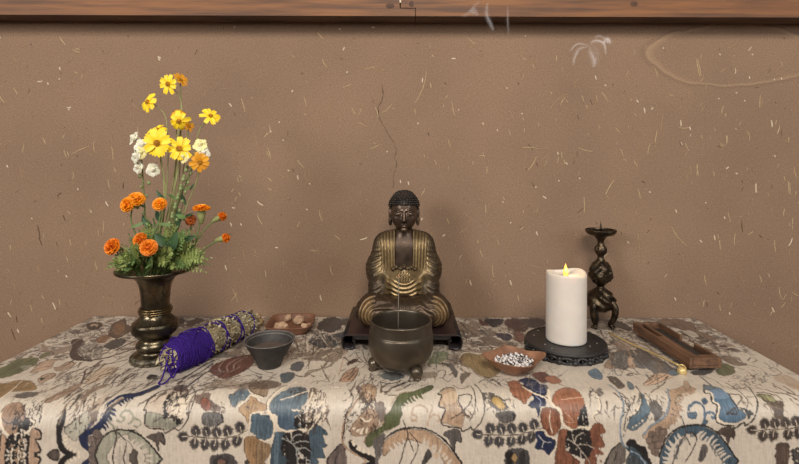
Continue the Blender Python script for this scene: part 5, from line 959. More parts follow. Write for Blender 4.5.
broad('stem of broad dark green leaves in the middle of the bouquet', (.004,-.006), [(178,226,.79,.15,.9,.030,.013),(168,246,.775,-.55,.6,.028,.018),(172,250,.772,.25,.75,.032,.018),(182,240,.785,.8,.25,.026,.010),(152,228,.79,-.6,.75,.022,.011)])
broad('slim upright stem of small leaves among the snapdragon buds', (.010,.004), [(186,205,.80,-.3,.9,.024,.007),(190,190,.80,.6,.75,.016,.004),(183,220,.80,.7,.5,.022,.008),(196,172,.80,.75,.5,.016,.003)])
broad('short stem of broad leaves near the vase rim', (-.012,-.004), [(150,240,.79,-.7,.6,.022,.012),(146,226,.80,-.2,.9,.020,.009),(140,254,.785,-.8,.4,.02,.009)])

for i in range(12):
    px = (112,118,124,197,203,208,200,130,193,140,206,121)[i]; py = (262,252,246,232,248,258,240,236,226,232,264,266)[i]; d = (.78,.79,.80,.80,.79,.785,.81,.80,.81,.80,.78,.77)[i]
    sprig('slender ferny sprig reaching out past the rim of the bronze vase', (max(min((px-157)/480*.4,.02),-.02), (d-.806)*.3), [(px,py,d),(px+rs.uniform(-5,5),py+rs.uniform(3,8),d-.01)], (M_fern,M_leaf)[i%2], .009, .0020, 6, 'slender sprigs at the vase rim')
# ================================================================== smudge stick
A0 = Vector(((169-VX)/F*.752, YC+.752, HZ+.0255)); A1 = Vector(((252-VX)/F*.955, YC+.955, HZ+.0185)); AX = (A1-A0).normalized(); LN = (A1-A0).length
AU = AX.cross(Vector((0,0,1))).normalized(); AV = AU.cross(AX).normalized()
stick = thing('smudge_stick', 'bundle of dried sage leaves wound with bright purple yarn, lying beside the vase', 'herb bundle', tuple((A0+A1)/2-Vector((0,0,.022))))
SB = (A0+A1)/2-Vector((0,0,.022))
def ar(t): return float(np.interp(t, [0,.04,.12,.25,.38,.45,.7,.88,1], [.016,.0225,.0262,.0268,.0262,.0258,.0254,.0238,.0190]))
def ax(t, a, r): return A0+AX*(LN*t)+(AU*math.cos(a)+AV*math.sin(a))*r-SB
hb = MB(); rows = []
for i in range(41):
    t = i/40; rows.append([ax(t, 2*PI*k/28, ar(t)*.90*(1+.10*mnoise.noise(Vector((t*30,math.cos(k*.45)*2,math.sin(k*.45)*2))))) for k in range(28)])
hb.grid(rows, 0, closed_u=True); hb.add(rows[0], [tuple(range(28))]); hb.add(rows[-1], [tuple(range(28))[::-1]])
M_herb = [mat('dried_sage', lin((176,160,126)), .9, var=.7, var_scale=260, var_col=lin((104,88,62)), bump=.4, bump_scale=300), mat('pale_sage', lin((214,202,172)), .9, var=.5, var_scale=200, var_col=lin((150,132,98))), mat('brown_sage', lin((96,76,52)), .9), mat('grey_sage', lin((150,146,130)), .9)]
rs = random.Random(3)
for i in range(1500):
    t = rs.uniform(.27,1.0) if i > 130 else rs.uniform(-.02,.03); a = rs.uniform(0,2*PI); r = ar(max(min(t,1),0))*rs.uniform(.86,1.0) if t > .03 else rs.uniform(0,.018)
    c = ax(t, a, r); d = (AX*rs.uniform(-.9,.9)+(AU*math.cos(a+PI/2)+AV*math.sin(a+PI/2))*rs.uniform(-.9,.9)+(AU*math.cos(a)+AV*math.sin(a))*rs.uniform(-.1,.45)).normalized()
    n = (AU*math.cos(a)+AV*math.sin(a)) if t > .03 else -AX
    L_ = rs.uniform(.005,.013); w_ = rs.uniform(.0020,.0050); s = n.cross(d).normalized(); mi = rs.choice((0,0,0,1,1,2,3))
    cc = [c-d*L_*.5+n*rs.uniform(0,.001), c+n*.0012, c+d*L_*.5+n*rs.uniform(-.0005,.0055)]
    hb.add([cc[0], cc[1]-s*w_*.5, cc[1]+n*.0006, cc[1]+s*w_*.5, cc[2]], [(0,1,2),(0,2,3),(1,4,2),(2,4,3)], mi)
floor_z = HZ+.0004-SB.z
hb.v = [(x,y,max(z,floor_z)) for x,y,z in hb.v]
hb.build('herb_bundle', M_herb, stick, rec=False)
M_yarn = mat('purple_yarn', lin((60,32,124)), .85, spec=.2, var=.7, var_scale=700, var_col=lin((32,14,76))); yb = MB()
pts = []
turns = 44
for i in range(turns*18+1):
    t = (.012)+.300*(i/(turns*18))+.012*math.sin(i/18*2*PI*.37); a = 2*PI*i/18; pts.append(ax(t, a, ar(t)*1.0+.0014*math.sin(i*.7)+.0010*math.sin(i*.113)+.0003))
yb.tube(pts, .00175, 6)
for ph, sl in ((0,1.1),(1.7,-1.3),(3.1,.8),(4.4,-.9),(.9,1.6),(2.4,.5),(5.2,-.6),(.4,.35),(1.2,-.4)):     # slanting winds over the fat end
    
    q = [ax(.05+.25*k/24, ph+sl*k/24*3.4, ar(.05+.25*k/24)*1.03+.0022) for k in range(25)]; yb.tube(q, .0015, 6)
for dirn, ph in ((1,0),(-1,1.2)):                                   # open criss-cross up the stick
    q = []
    for i in range(97):
        t = .30+.60*i/96; q.append(ax(t, ph+dirn*2*PI*3.1*i/96, ar(t)*1.015+.0009))
    yb.tube(q, .00135, 6)
yb.v = [(x,y,max(z,floor_z)) for x,y,z in yb.v]
yb.build('yarn', M_yarn, stick)
lb = MB()
for k in range(9):
    a0 = k*.7; yb_ = [ax(.05, a0, .0225), ax(.015, a0+.5, .0165), ax(-.005, a0+1.2, .010), ax(-.002, a0+2.2, .0125), ax(.03, a0+2.9, .0215)]; lb.tube(curve(yb_,5), .0014, 6)
def q_(px, py, h): return T(px, py, h+.0012)-SB
lb.tube(curve([ax(.03,-1.2,.02), q_(170,378,.006), q_(163,384,.001), q_(159,383,.003), q_(163,376,.010), ax(.03,1.8,.012)],6), .0013, 6)
lb.tube(curve([ax(.02,2.6,.016), q_(172,377,.010), q_(177,368,.022), ax(.05,.6,.024)],6), .0013, 6)
lb.v = [(x,y,max(z,floor_z+.0006)) for x,y,z in lb.v]
lb.build('loose_yarn_end', M_yarn, stick)
M_cut = mat('cut_stem', lin((198,164,118)), .8, var=.5, var_scale=200, var_col=lin((150,116,76)))
for k, (t, a, r, L_, tr) in enumerate(((.96,.6,.009,.024,.0058),(.97,-1.9,.011,.030,.0070),(.96,-.4,.012,.026,.0062),(.97,2.2,.006,.024,.0036),(.96,3.5,.008,.018,.0034),(.98,-1.1,.004,.028,.0040))):
    c = ax(t,a,r); MB().tube([c, c+AX*L_*.7, c+AX*L_], [tr*.9, tr, tr*.92], 9).build('cut_stem', M_cut, stick)
fb = MB(); c = ax(.60, PI/2+.5, ar(.6)*1.02)
for k in range(9): leaflet(fb, c, (AX*math.cos(k*.7)+AU*math.sin(k*.7)).normalized(), Vector((0,0,1)), .008, .005)
fb.build('dried_flower', mat('dried_yellow_flower', lin((232,220,150)), .8), stick)
# ================================================================== small dark bowl
M_iron = mat('dark_clay', lin((62,57,54)), .62, metal=.15, var=.7, var_scale=70, var_col=lin((42,39,38)), bump=.35, bump_scale=160)
c = T(269.5,366); bowl = thing('small_bowl', 'small dark grey tapered bowl with a pale worn rim', 'bowl', (c.x,c.y,HZ))
BW = [(.0175,0),(.0190,.0012),(.0200,.0050),(.0255,.0160),(.0315,.0270),(.0372,.0370),(.0400,.0418),(.0412,.0432),(.0400,.0440),(.0378,.0425),(.0350,.0385),(.0300,.0310),(.0240,.0235),(.0190,.0180),(.0150,.0165),(0.0005,.0160)]
MB().lathe(smooth_prof(BW,3), seg=56, rad=lambda t,i,r,z: (r+.00035*math.sin(z*1900)*(r > .02), z)).build('bowl_body', M_iron, bowl)
MB().lathe(smooth_prof([(.0405,.0428),(.0414,.0436),(.0404,.0445),(.0388,.0436),(.0366,.0408),(.0355,.0392)],3), seg=56, close=False).build('rim', mat('worn_rim', lin((112,106,101)), .6, metal=.2, var=.8, var_scale=90, var_col=lin((78,74,72))), bowl)
MB().lathe([(.0285,.0287),(.02,.0292),(.0005,.0295)], seg=40, close=False).build('ash_surface', mat('brown_ash', lin((96,82,72)), .85, var=.6, var_scale=120), bowl)
# ================================================================== clay dish with resin lumps
M_terra = mat('brown_clay', lin((128,88,66)), .6, var=.6, var_scale=50, var_col=lin((100,64,46)), bump=.2, bump_scale=120)
cT = Vector((-.2250,-.0800,HZ)); dish = thing('square_dish', 'low brown clay dish with rounded square sides, set against the wall', 'dish', tuple(cT), .03); dish.scale = (1.04,1.06,1.1)
def sup(a, n=5.0): return 1/((abs(math.cos(a))**n+abs(math.sin(a))**n)**(1/n))
DS = [(.030,0),(.0335,.0008),(.038,.006),(.0425,.0135),(.0440,.0150),(.0425,.0158),(.0395,.0135),(.035,.0065),(.031,.0042),(.001,.0040)]
MB().lathe(smooth_prof(DS,3), seg=72, rad=lambda t,i,r,z: (r*sup(t)*(1 if r > .01 else 1), z)).build('dish_body', M_terra, dish)
M_resin = mat('resin_crust', lin((196,164,134)), .8, var=.8, var_scale=110, var_col=lin((150,116,88)), bump=.5, bump_scale=220)
def lump(name, label, cat, grp, c, r, seed, m, rz=0):
    s = Vector((seed*3.1, seed*1.7, seed)); rr = r
    def f_(X,Y,Z):
        d = ell(X,Y,Z,(0,0,rr[2]*.9),(rr[0],rr[1],rr[2]))
        n = np.zeros_like(X)
        for (kx,ky,kz,am) in ((310,150,210,.22),(170,390,260,.18),(520,480,410,.10)): n = n+am*np.sin(X*kx+seed)*np.sin(Y*ky+seed*2)*np.cos(Z*kz+seed*3)
        d = d + n*min(rr)*.9
        for k in range(5):
            a = seed*2.3+k*1.31; nx,ny,nz = math.cos(a), math.sin(a), .35*math.sin(k*2.1+seed); d = np.maximum(d, X*nx+Y*ny+(Z-rr[2])*nz-rr[0]*(.62+.2*math.sin(seed+k*3)))
        return np.maximum(d, -Z)
    V_, Q_ = nets(f_, (-r[0]*1.4,-r[1]*1.4,-.001), (r[0]*1.4,r[1]*1.4,r[2]*2.6), min(r)/5, 1)
    o = link(name, np_mesh(name, V_, Q_), m); o.location = c; o.rotation_euler = (0,0,rz); tag(o, label, cat, grp); return o
for i, (px,py,rx,ry,rz_,lab) in enumerate(((282,328,.018,.012,.0070,'tan resin lump lying nearest the dark bowl in the square dish'),(287,320,.012,.009,.007,'smallest tan resin lump, by the rear wall of the square dish'),(299,322,.019,.011,.0070,'tan resin lump in the middle of the square dish'),(306,328,.012,.011,.0065,'tan resin lump at the far end of the square dish from the yarn bundle'))):
    p = T(px,py,.008); lump('resin_lump', lab, 'resin', 'resin lumps in the square dish', (p.x,p.y,HZ+.0046), (rx,ry,rz_), i+1.3, M_resin, i*.7)
# ================================================================== lacquer stand under the statue
M_lac = mat('black_lacquer', lin((24,20,21)), .28, spec=.6, var=.5, var_scale=20, var_col=lin((38,26,27))); M_lac2 = mat('brown_lacquer', lin((52,36,35)), .35, var=.6, var_scale=40, var_col=lin((40,28,28)))
sx0 = -.0025; stand = thing('scroll_stand', 'low dark lacquer stand with scrolled feet carrying the seated statue', 'stand', (sx0,-.1030,HZ)); dy = .083
MB().box((-.0985,-dy,.0250), (.0985,dy,.0285)).build('stand_top', M_lac2, stand, smooth=False, bevel=.0015)
for s in (-1,1):
    pr = []
    sp_ = [(.0975,.0282),(.1045,.0262),(.1076,.0200),(.1078,.0115),(.1052,.0042),(.0985,.0009),(.0910,.0010),(.0850,.0045),(.0828,.0105),(.0838,.0160),(.0870,.0190)]
    cv = smooth_prof(sp_, 4); th = .0026; n = len(cv); o_, i_ = [], []
    for k, (x,z) in enumerate(cv):
        dx = cv[min(k+1,n-1)][0]-cv[max(k-1,0)][0]; dz = cv[min(k+1,n-1)][1]-cv[max(k-1,0)][1]; m_ = math.hypot(dx,dz)
        o_.append((x,z)); i_.append((x+dz/m_*th, z-dx/m_*th) )
    i_ = [(x, max(z,.0009)) for x,z in i_]
    loop = o_+i_[::-1]
    mb = MB(); vs = [(s*x,-dy,z) for x,z in loop]+[(s*x,dy,z) for x,z in loop]; N_ = len(loop)
    fs = [(k,(k+1)%N_,(k+1)%N_+N_,k+N_) for k in range(N_)]
    for k in range(n-1): fs += [(k,k+1,N_-2-k,N_-1-k), (k+N_,2*N_-1-k,2*N_-2-k,k+1+N_)]
    mb.add(vs, fs); mb.build('scroll_foot', M_lac, stand)
MB().box((-.088,-dy+.006,.0170), (.088,-dy+.012,.0251)).build('apron', M_lac, stand, smooth=False)
# ================================================================== bronze censer
M_cens = mat('censer_bronze', lin((116,106,92)), .38, metal=.85, var=.8, var_scale=22, var_col=lin((78,69,58)), bump=.12, bump_scale=140, rough_var=.08)
DC = .777; cx = (401.6-VX)/F*DC; cen = thing('incense_censer', 'round bronze incense pot on three bulbous feet, in front of the statue', 'incense burner', (cx,YC+DC,HZ)); cen.scale = (.975,.975,1)
CP = [(.012,.0070),(.024,.0076),(.036,.0115),(.0455,.0200),(.0512,.0300),(.0535,.0410),(.0538,.0500),(.0533,.0570),(.0526,.0612),(.0520,.0622),(.0523,.0630),(.0518,.0640),(.0515,.0690),(.0514,.0760),(.0516,.0795),(.0512,.0812),(.0498,.0820),(.0482,.0812),(.0474,.0780),(.0472,.0690),(.0480,.0590),(.0486,.0490),(.0470,.0390),(.001,.0370)]
MB().lathe(smooth_prof(CP,3), seg=80).build('pot_body', M_cens, cen)
for a in (-.98, 3.22, 1.12):
    fx_, fy_ = .0400*math.cos(a), .0400*math.sin(a)
    def foot(X,Y,Z):
        d = ell(X,Y,Z,(fx_*1.10,fy_*1.10,.0125),(.0108,.0108,.0092)); d = smin(d, cap(X,Y,Z,(fx_*1.14,fy_*1.14,.008),(fx_*1.18,fy_*1.18,.0025),.0062,.0048), .004)
        d = smin(d, ell(X,Y,Z,(fx_*1.19,fy_*1.19,.0025),(.0062,.0062,.0026)), .002); return np.maximum(d, -Z)
    V_, Q_ = nets(foot, (fx_*1.1-.016,fy_*1.1-.016,-.001), (fx_*1.1+.016,fy_*1.1+.016,.025), .0009, 2); link('foot', np_mesh('foot', V_, Q_), M_cens, cen)
ab_ = MB().lathe([(.0480,.0500),(.035,.0512),(.015,.0520),(.0005,.0522)], seg=48, close=False).build('ash_bed', mat('grey_ash', lin((70,66,64)), .9, var=.8, var_scale=260, var_col=lin((44,42,42)), bump=.6, bump_scale=300), cen)
p0 = Vector(((398.8-VX)/F*DC, YC+DC, HZ+.0515)); p1 = P(398.6,274.5,DC); st = thing('incense_stick', 'thin pale incense stick standing upright in the bronze pot', 'incense', tuple(p0))
MB().tube([(0,0,0),(p1-p0)*.96], .00085, 8).build('stick', mat('incense_ash_grey', lin((120,110,96)), .85), st)
MB().tube([(p1-p0)*.961,(p1-p0)], [.00085,.0005], 8).build('ember', mat('ember_tip', lin((150,110,84)), .8, emit=(1,.3,.1), emit_s=.4), st)
# ================================================================== leaf dish and beads
M_leafd = mat('reddish_clay', lin((156,112,84)), .5, var=.7, var_scale=45, var_col=lin((108,74,56)), bump=.15, bump_scale=100)
cB = Vector(((515-VX)/F*.772, YC+.772, HZ)); ld_ = thing('leaf_dish', 'reddish clay leaf-shaped dish with pointed corners, full of speckled beads', 'dish', tuple(cB))
def leafr(a):
    k = 0
    for (ac, am, wd) in ((PI*.98,.30,.34),(.08,.30,.34),(PI/2,.16,.40),(-PI/2-.12,.07,.5)):
        d = (a-ac+PI) % (2*PI)-PI; k += am*math.exp(-(d/wd)**2)
    return .80+k
LP = [(.014,0),(.017,.0006),(.0225,.0035),(.032,.0100),(.0415,.0188),(.0466,.0235),(.0470,.0246),(.0458,.0248),(.0402,.0200),(.031,.0128),(.022,.0062),(.014,.0040),(.0005,.0036)]
def lrad(t,i,r,z):
    k = min(max((r-.018)/.028,0),1); f_ = lerp(1,leafr(t),k)
    return r*f_*(1 if math.sin(t) > -.5 else 1), z*(1+.16*k*(leafr(t)-.95)*3.0)+.0012*k*math.sin(3*t+1)
MB().lathe(smooth_prof(LP,4), seg=96, rad=lrad).build('dish_body', M_leafd, ld_)
M_bead = [None]*3
for k, (va, sc) in enumerate(((.5,110),(.6,150),(.42,90))):
    m = bpy.data.materials.new('speckled_bead'); m.use_nodes = True; nt = m.node_tree; b = nt.nodes['Principled BSDF']; b.inputs['Roughness'].default_value = .35
    tc = nt.nodes.new('ShaderNodeTexCoord'); n = nt.nodes.new('ShaderNodeTexNoise'); n.inputs['Scale'].default_value = 150+30*k; n.inputs['Detail'].default_value = 1; nt.links.new(tc.outputs['Object'], n.inputs['Vector'])
    r = nt.nodes.new('ShaderNodeValToRGB'); r.color_ramp.interpolation = 'CONSTANT'; r.color_ramp.elements[0].color = (*lin((44,36,38)),1); r.color_ramp.elements[1].position = .47; r.color_ramp.elements[1].color = (*lin((216,208,204)),1)
    nt.links.new(n.outputs['Fac'], r.inputs['Fac']); nt.links.new(r.outputs['Color'], b.inputs['Base Color']); M_bead[k] = m
bms = []
for k in range(6):
    mb = MB(); s = random.Random(k); mb.ball((0,0,0), (.0031,.0026,.0025), 12, 8); me = mb.mesh('bead'); o_ = Vector((s.uniform(-9,9),s.uniform(-9,9),s.uniform(-9,9)))
    me.materials.append(M_bead[k % 3]); me.polygons.foreach_set('use_smooth', [True]*len(me.polygons))
    for v in me.vertices: v.co = v.co
    bms.append(me)
placed = []; rs = random.Random(21)
for layer, (zc, rad_, nmax) in enumerate(((.0084,.0185,34),(.0128,.0255,66),(.0166,.0265,60),(.0202,.019,30))):
    tries = 0; cnt = 0
    while cnt < nmax and tries < 6000:
        tries += 1; a = rs.uniform(0,2*PI); r_ = rad_*math.sqrt(rs.random()); x, y = r_*math.cos(a)*1.12, r_*math.sin(a)*.92
        p = Vector((x,y,zc-.35*r_*r_/.02*.0+.0012*rs.uniform(-1,1)))
        if all((p-q).length > .0052 for q in placed): placed.append(p); cnt += 1
for i, p in enumerate(placed):
    o = bpy.data.objects.new('speckled_bead', bms[i % 6]); COL.objects.link(o); o.location = cB+p; o.rotation_euler = (rs.uniform(0,3),rs.uniform(0,3),rs.uniform(0,3))
    tag(o, 'small white bead with black speckles heaped in the leaf-shaped clay dish', 'bead', 'speckled beads in the leaf dish')
# ================================================================== black carved stand + candle
M_blk = mat('black_wood', lin((44,42,42)), .42, spec=.5, var=.6, var_scale=60, var_col=lin((28,27,27)), bump=.2, bump_scale=120)
cS = Vector(((566-VX)/F*.859, YC+.859, HZ)); cs = thing('carved_stand', 'round black carved wood stand with openwork skirt, under the white candle', 'stand', tuple(cS))
MB().lathe(smooth_prof([(.0640,.0115),(.0690,.0135),(.0702,.0160),(.0695,.0180),(.0680,.0186),(.0665,.0180),(.0655,.0176),(.0300,.0176),(.0005,.0176)],3), seg=80).build('stand_top', M_blk, cs)
sk = MB(); NS = 17
for k in range(NS):
    a = 2*PI*k/NS; ca, sa = math.cos(a), math.sin(a); rr = .0668
    c = Vector((rr*ca, rr*sa, .0065)); tn = Vector((-sa,ca,0)); ou = Vector((ca,sa,0))
    ring = [c+tn*(.0088*math.cos(q)*(1+.2*math.sin(k*1.7)))+Vector((0,0,.0046*math.sin(q)))+ou*(.0012*math.sin(2*q+k)) for q in np.linspace(0,2*PI,15)[:-1]]; sk.tube(ring, .0025, 6, closed=True)
    a2 = a+PI/NS; c2 = Vector((rr*1.02*math.cos(a2), rr*1.02*math.sin(a2), .0042)); sk.ball(c2, (.0050,.0050,.0046), 8, 6); sk.ball(c2+Vector((0,0,.0058)), (.0038,.0038,.0032), 8, 6)
    sk.ball(c+ou*.001, .0022, 8, 6)
sk.tube([(.0640*math.cos(q),.0640*math.sin(q),.0117) for q in np.linspace(0,2*PI,73)[:-1]], .0026, 8, closed=True); sk.tube([(.0675*math.cos(q),.0675*math.sin(q),.0016) for q in np.linspace(0,2*PI,73)[:-1]], .0015, 8, closed=True)
sk.build('carved_skirt', M_blk, cs)
wx_ = MB()
for (px,py) in ((534,336),(538,331),(545,345),(541,328),(590,347),(597,344),(586,332),(552,349)):
    p = T(px,py,.0178)-cS; wx_.ball((p.x,p.y,.0182), (.0012,.001,.0005), 8, 4)
wx_.build('wax_specks', mat('wax_speck', lin((190,184,176)), .6), cs)
DCd = .862; cC = Vector(((566.6-VX)/F*DCd, YC+DCd, HZ+.0180)); ca_ = thing('pillar_candle', 'thick white pillar candle with a small glowing flame, on the black stand', 'candle', tuple(cC))
M_wax = mat('white_wax', lin((224,214,203)), .5, spec=.4, sss=.35, sss_r=(.012,.008,.005), var=.1, var_scale=40, bump=.06, bump_scale=90)
CH = .1200
def crad(t,i,r,z):
    if z > .112: z = z+.0022*math.sin(t*2+.8)+.0012*math.sin(t*3)
    return r, z
MB().lathe(smooth_prof([(.0335,0),(.0347,.0012),(.0350,.004),(.0350,.03),(.0350,.09),(.0350,.1150),(.0346,.1190),(.0335,.1206),(.0318,.1200),(.0290,.1165),(.0220,.1138),(.0120,.1124),(.0035,.1120),(.0005,.1120)],3), seg=72, rad=crad).build('wax_body', M_wax, ca_)
fl = P(565.6,271,DCd)-cC; fm = mat('flame_glow', (.8,.42,.08), .4, emit=(1,.56,.10), emit_s=1.1)
MB().lathe(smooth_prof([(.0005,0),(.0030,.0015),(.0046,.006),(.0044,.0105),(.0030,.0160),(.0014,.0215),(.0003,.0250)],4), c=(fl.x,0,.1115), seg=20).build('flame', fm, ca_)
pl = bpy.data.lights.new('candle_light', 'POINT'); pl.energy = .035; pl.color = (1,.6,.25); pl.shadow_soft_size = .005; po = bpy.data.objects.new('candle_light', pl); COL.objects.link(po); po.location = cC+Vector((fl.x,-.0065,.126))
# ================================================================== bronze pricket candlestick
DK = .985; cK = Vector(((601-VX)/F*DK, YC+DK, HZ)); ck_ = thing('pricket_candlestick', 'ornate bronze candlestick with a spike, dished pan and three clawed legs', 'candlestick', tuple(cK))
def zk(py): return EYE-(py-VY-.7)*DK/F
KP = [(.0060,zk(312)),(.0170,zk(310)),(.0255,zk(305)),(.0275,zk(299)),(.0230,zk(294)),(.0130,zk(290)),(.0078,zk(287.5)),(.0080,zk(285.5)),(.0150,zk(282)),(.0215,zk(277)),(.0225,zk(272)),(.0205,zk(267)),(.0130,zk(263)),(.0085,zk(260.5)),(.0062,zk(258)),(.0068,zk(256)),(.0110,zk(252.5)),(.0118,zk(250)),(.0100,zk(247)),(.0062,zk(244)),(.0068,zk(241)),(.0105,zk(238)),(.0150,zk(236))]
def krad(t,i,r,z):
    k = 0
    if zk(284) < z < zk(262): k = .09*math.sin(4*t+z*160)+.05*math.sin(8*t-z*260)
    elif z < zk(289): k = .12*math.sin(6*t+z*300)
    elif zk(256) < z < zk(246): k = .06*math.sin(8*t)
    return r*(1+k), z
M_ck = mat('candlestick_bronze', lin((98,84,66)), .38, metal=.9, var=.9, var_scale=80, var_col=lin((44,38,34)), bump=.5, bump_scale=220)
MB().lathe(smooth_prof(KP,4), seg=72, rad=krad).build('shaft', M_ck, ck_)
MB().lathe(smooth_prof([(.006,zk(237)),(.016,zk(236)),(.026,zk(234.5)),(.0300,zk(232)),(.0306,zk(230.3)),(.0290,zk(230)),(.0275,zk(231.5)),(.020,zk(233.5)),(.0005,zk(234))],3), seg=56).build('drip_pan', M_ck, ck_)
MB().lathe([(.0026,zk(234.5)),(.0020,zk(229)),(.0011,zk(223.5)),(.0002,zk(221.5))], seg=10).build('spike', M_ck, ck_)
for a in (-2.45,-.70,1.57):
    d = Vector((math.cos(a),math.sin(a),0)); q = [d*.012+Vector((0,0,zk(300))), d*.0230+Vector((0,0,zk(302))), d*.0290+Vector((0,0,zk(308))), d*.0265+Vector((0,0,zk(316))), d*.0200+Vector((0,0,zk(322))), d*.0200+Vector((0,0,.0060)), d*.0250+Vector((0,0,.0036))]
    cv = curve(q,5); n = len(cv); rr = [float(np.interp(i/(n-1),[0,.15,.4,.75,.9,1],[.0060,.0080,.0068,.0046,.0046,.0036])) for i in range(n)]
    mb = MB(); mb.tube(cv, rr, 10); tn = Vector((-d.y,d.x,0))
    for s in (-1,0,1): mb.ball(d*.0248+tn*.0036*s+Vector((0,0,.0026)), (.0034,.0034,.0026), 8, 6)
    mb.ball(d*.0255+Vector((0,0,zk(301))), (.0060,.0060,.0052), 10, 7); mb.build('leg', M_ck, ck_)
ob = MB(); rs = random.Random(9)
for k in range(46):
    a = rs.uniform(0,2*PI); z = rs.uniform(zk(281),zk(263)); r = float(np.interp(z,[zk(283),zk(277),zk(268),zk(262)],[.0150,.0222,.0215,.0120])); ob.ball((r*math.cos(a),r*math.sin(a),z), (rs.uniform(.0012,.0026),rs.uniform(.0012,.0026),rs.uniform(.0012,.0024)), 8, 6)
ob.build('relief_ornament', M_ck, ck_)
# ================================================================== brass snuffer
M_brass = mat('polished_brass', lin((232,206,144)), .36, metal=.5, var=.4, var_scale=60, var_col=lin((200,164,100)))
cN = T(682,373.5); sn = thing('candle_snuffer', 'thin brass snuffer rod with a small bell end, lying beside the wooden tray', 'candle snuffer', (cN.x,cN.y,HZ))
MB().lathe(smooth_prof([(.0068,0),(.0072,.0010),(.0070,.0040),(.0064,.0064),(.0050,.0082),(.0026,.0092),(.0005,.0094)],3), seg=32).build('bell', M_brass, sn)
MB().tube([(.0046*math.cos(q),.0046*math.sin(q)-.001,.0098+.0018*math.sin(q)) for q in np.linspace(0,2*PI,25)[:-1]], .0011, 8, closed=True).build('hinge_ring', M_brass, sn)
e1 = T(609,333.4,.0012)-Vector((cN.x,cN.y,HZ)); e0 = Vector((-.004,.003,.0112)); e2 = T(599,330.5,.0012)-Vector((cN.x,cN.y,HZ)); e1.z = .0016; e2.z = .0016
MB().tube(curve([e0, e0.lerp(e1,.3)+Vector((0,0,-.0003)), e0.lerp(e1,.7)+Vector((0,0,-.001)), e1],6), .0015, 8).build('rod', M_brass, sn)
# ================================================================== wooden tray
M_tray = mat('old_brown_wood', lin((120,86,62)), .55, var=.85, var_scale=30, var_col=lin((70,50,38)), bump=.35, bump_scale=70, stretch=(3.5,.5,3.5)); M_slate = mat('dark_recess', lin((58,54,52)), .6, var=.6, var_scale=40, var_col=lin((40,37,36)))
x0, x1, y0, y1, zb, zt = .4535, .5075, -.2705, -.0970, .0055, .0225
tr = thing('wooden_tray', 'long brown wooden tray with a slot and a deep recess, raised on low feet', 'tray', (x0+.0058,y0,HZ), .055); W_, L_ = x1-x0, y1-y0
MB().box((.0008,.0008,zb), (W_-.0008,L_-.0008,zb+.004)).build('tray_base', M_tray, tr, smooth=False, bevel=.0006)
MB().box((.0005,.0005,zb+.0042), (.0060,L_-.0005,zt)).build('side_wall', M_tray, tr, smooth=False, bevel=.0012)
MB().box((.0062,.0005,zb+.0042), (W_-.0005,.0150,zt)).build('end_wall', M_tray, tr, smooth=False, bevel=.0012)
MB().box((.0062,L_-.0080,zb+.0042), (W_-.0005,L_-.0005,zt)).build('end_wall', M_tray, tr, smooth=False, bevel=.0012)
MB().box((.0062,.0152,zb+.0042), (.0170,.098,zt-.0004)).build('divider', M_tray, tr, smooth=False, bevel=.0008)
MB().box((.0172,.0152,zb+.0042), (.0215,L_-.0082,zt-.0008)).build('divider', M_tray, tr, smooth=False, bevel=.0008)
for a, b in ((.0152,.062),(.100,L_-.0082)): MB().box((W_-.0055,a,zb+.0042), (W_-.0005,b,zt)).build('side_wall', M_tray, tr, smooth=False, bevel=.0012)
MB().box((W_-.0055,.0622,zb+.0042), (W_-.0005,.0998,zb+.0075)).build('side_wall', M_tray, tr, smooth=False, bevel=.0008)
MB().box((.0062,.0982,zb+.0042), (.0170,L_-.0082,zb+.0060)).build('slot_floor', M_slate, tr, smooth=False)
MB().box((.0217,.0152,zb+.0042), (W_-.0057,L_-.0082,zb+.0062)).build('recess_floor', M_slate, tr, smooth=False)
for fx_ in (.005,W_-.013):
    for fy_ in (.010,L_-.020): MB().box((fx_,fy_,0), (fx_+.009,fy_+.010,zb-.0001)).build('foot', M_tray, tr, smooth=False, bevel=.0008)
# ================================================================== incense smoke
M_smk = bpy.data.materials.new('thin_smoke'); M_smk.use_nodes = True; nt = M_smk.node_tree; nt.nodes.remove(nt.nodes['Principled BSDF'])
tr_ = nt.nodes.new('ShaderNodeBsdfTransparent'); df = nt.nodes.new('ShaderNodeBsdfTranslucent'); d2 = nt.nodes.new('ShaderNodeBsdfDiffuse'); ad = nt.nodes.new('ShaderNodeAddShader'); mx = nt.nodes.new('ShaderNodeMixShader')
at = nt.nodes.new('ShaderNodeAttribute'); at.attribute_name = 'thickness'; sp_ = nt.nodes.new('ShaderNodeSeparateColor')
for q in (df, d2): q.inputs['Color'].default_value = (.93,.95,1.0,1)
L_ = nt.links; L_.new(df.outputs[0], ad.inputs[0]); L_.new(d2.outputs[0], ad.inputs[1]); L_.new(at.outputs['Color'], sp_.inputs[0]); L_.new(sp_.outputs[0], mx.inputs['Fac']); L_.new(tr_.outputs[0], mx.inputs[1]); L_.new(ad.outputs[0], mx.inputs[2]); L_.new(mx.outputs[0], nt.nodes['Material Output'].inputs['Surface'])
sm = MB(); dens = []
def wisp(pts, w, op, d=.93):
    q = curve([P(x,y,d+.01*math.sin(i)) for i,(x,y) in enumerate(pts)], 8); n = len(q); rows = []
    for i, p in enumerate(q):
        tg = (q[min(i+1,n-1)]-q[max(i-1,0)]).normalized(); s = tg.cross(Vector((0,1,0))).normalized(); e = math.sin(PI*i/(n-1))**.6; ww = w*(.5+.8*e)
        rows.append([p+s*ww*k+Vector((0,.004*k*k,0)) for k in (-1,-.6,-.25,0,.25,.6,1)]); dens.extend([op*.42*e*f_ for f_ in (0,.35,.8,1,.5,.2,0)])
    sm.grid(rows)
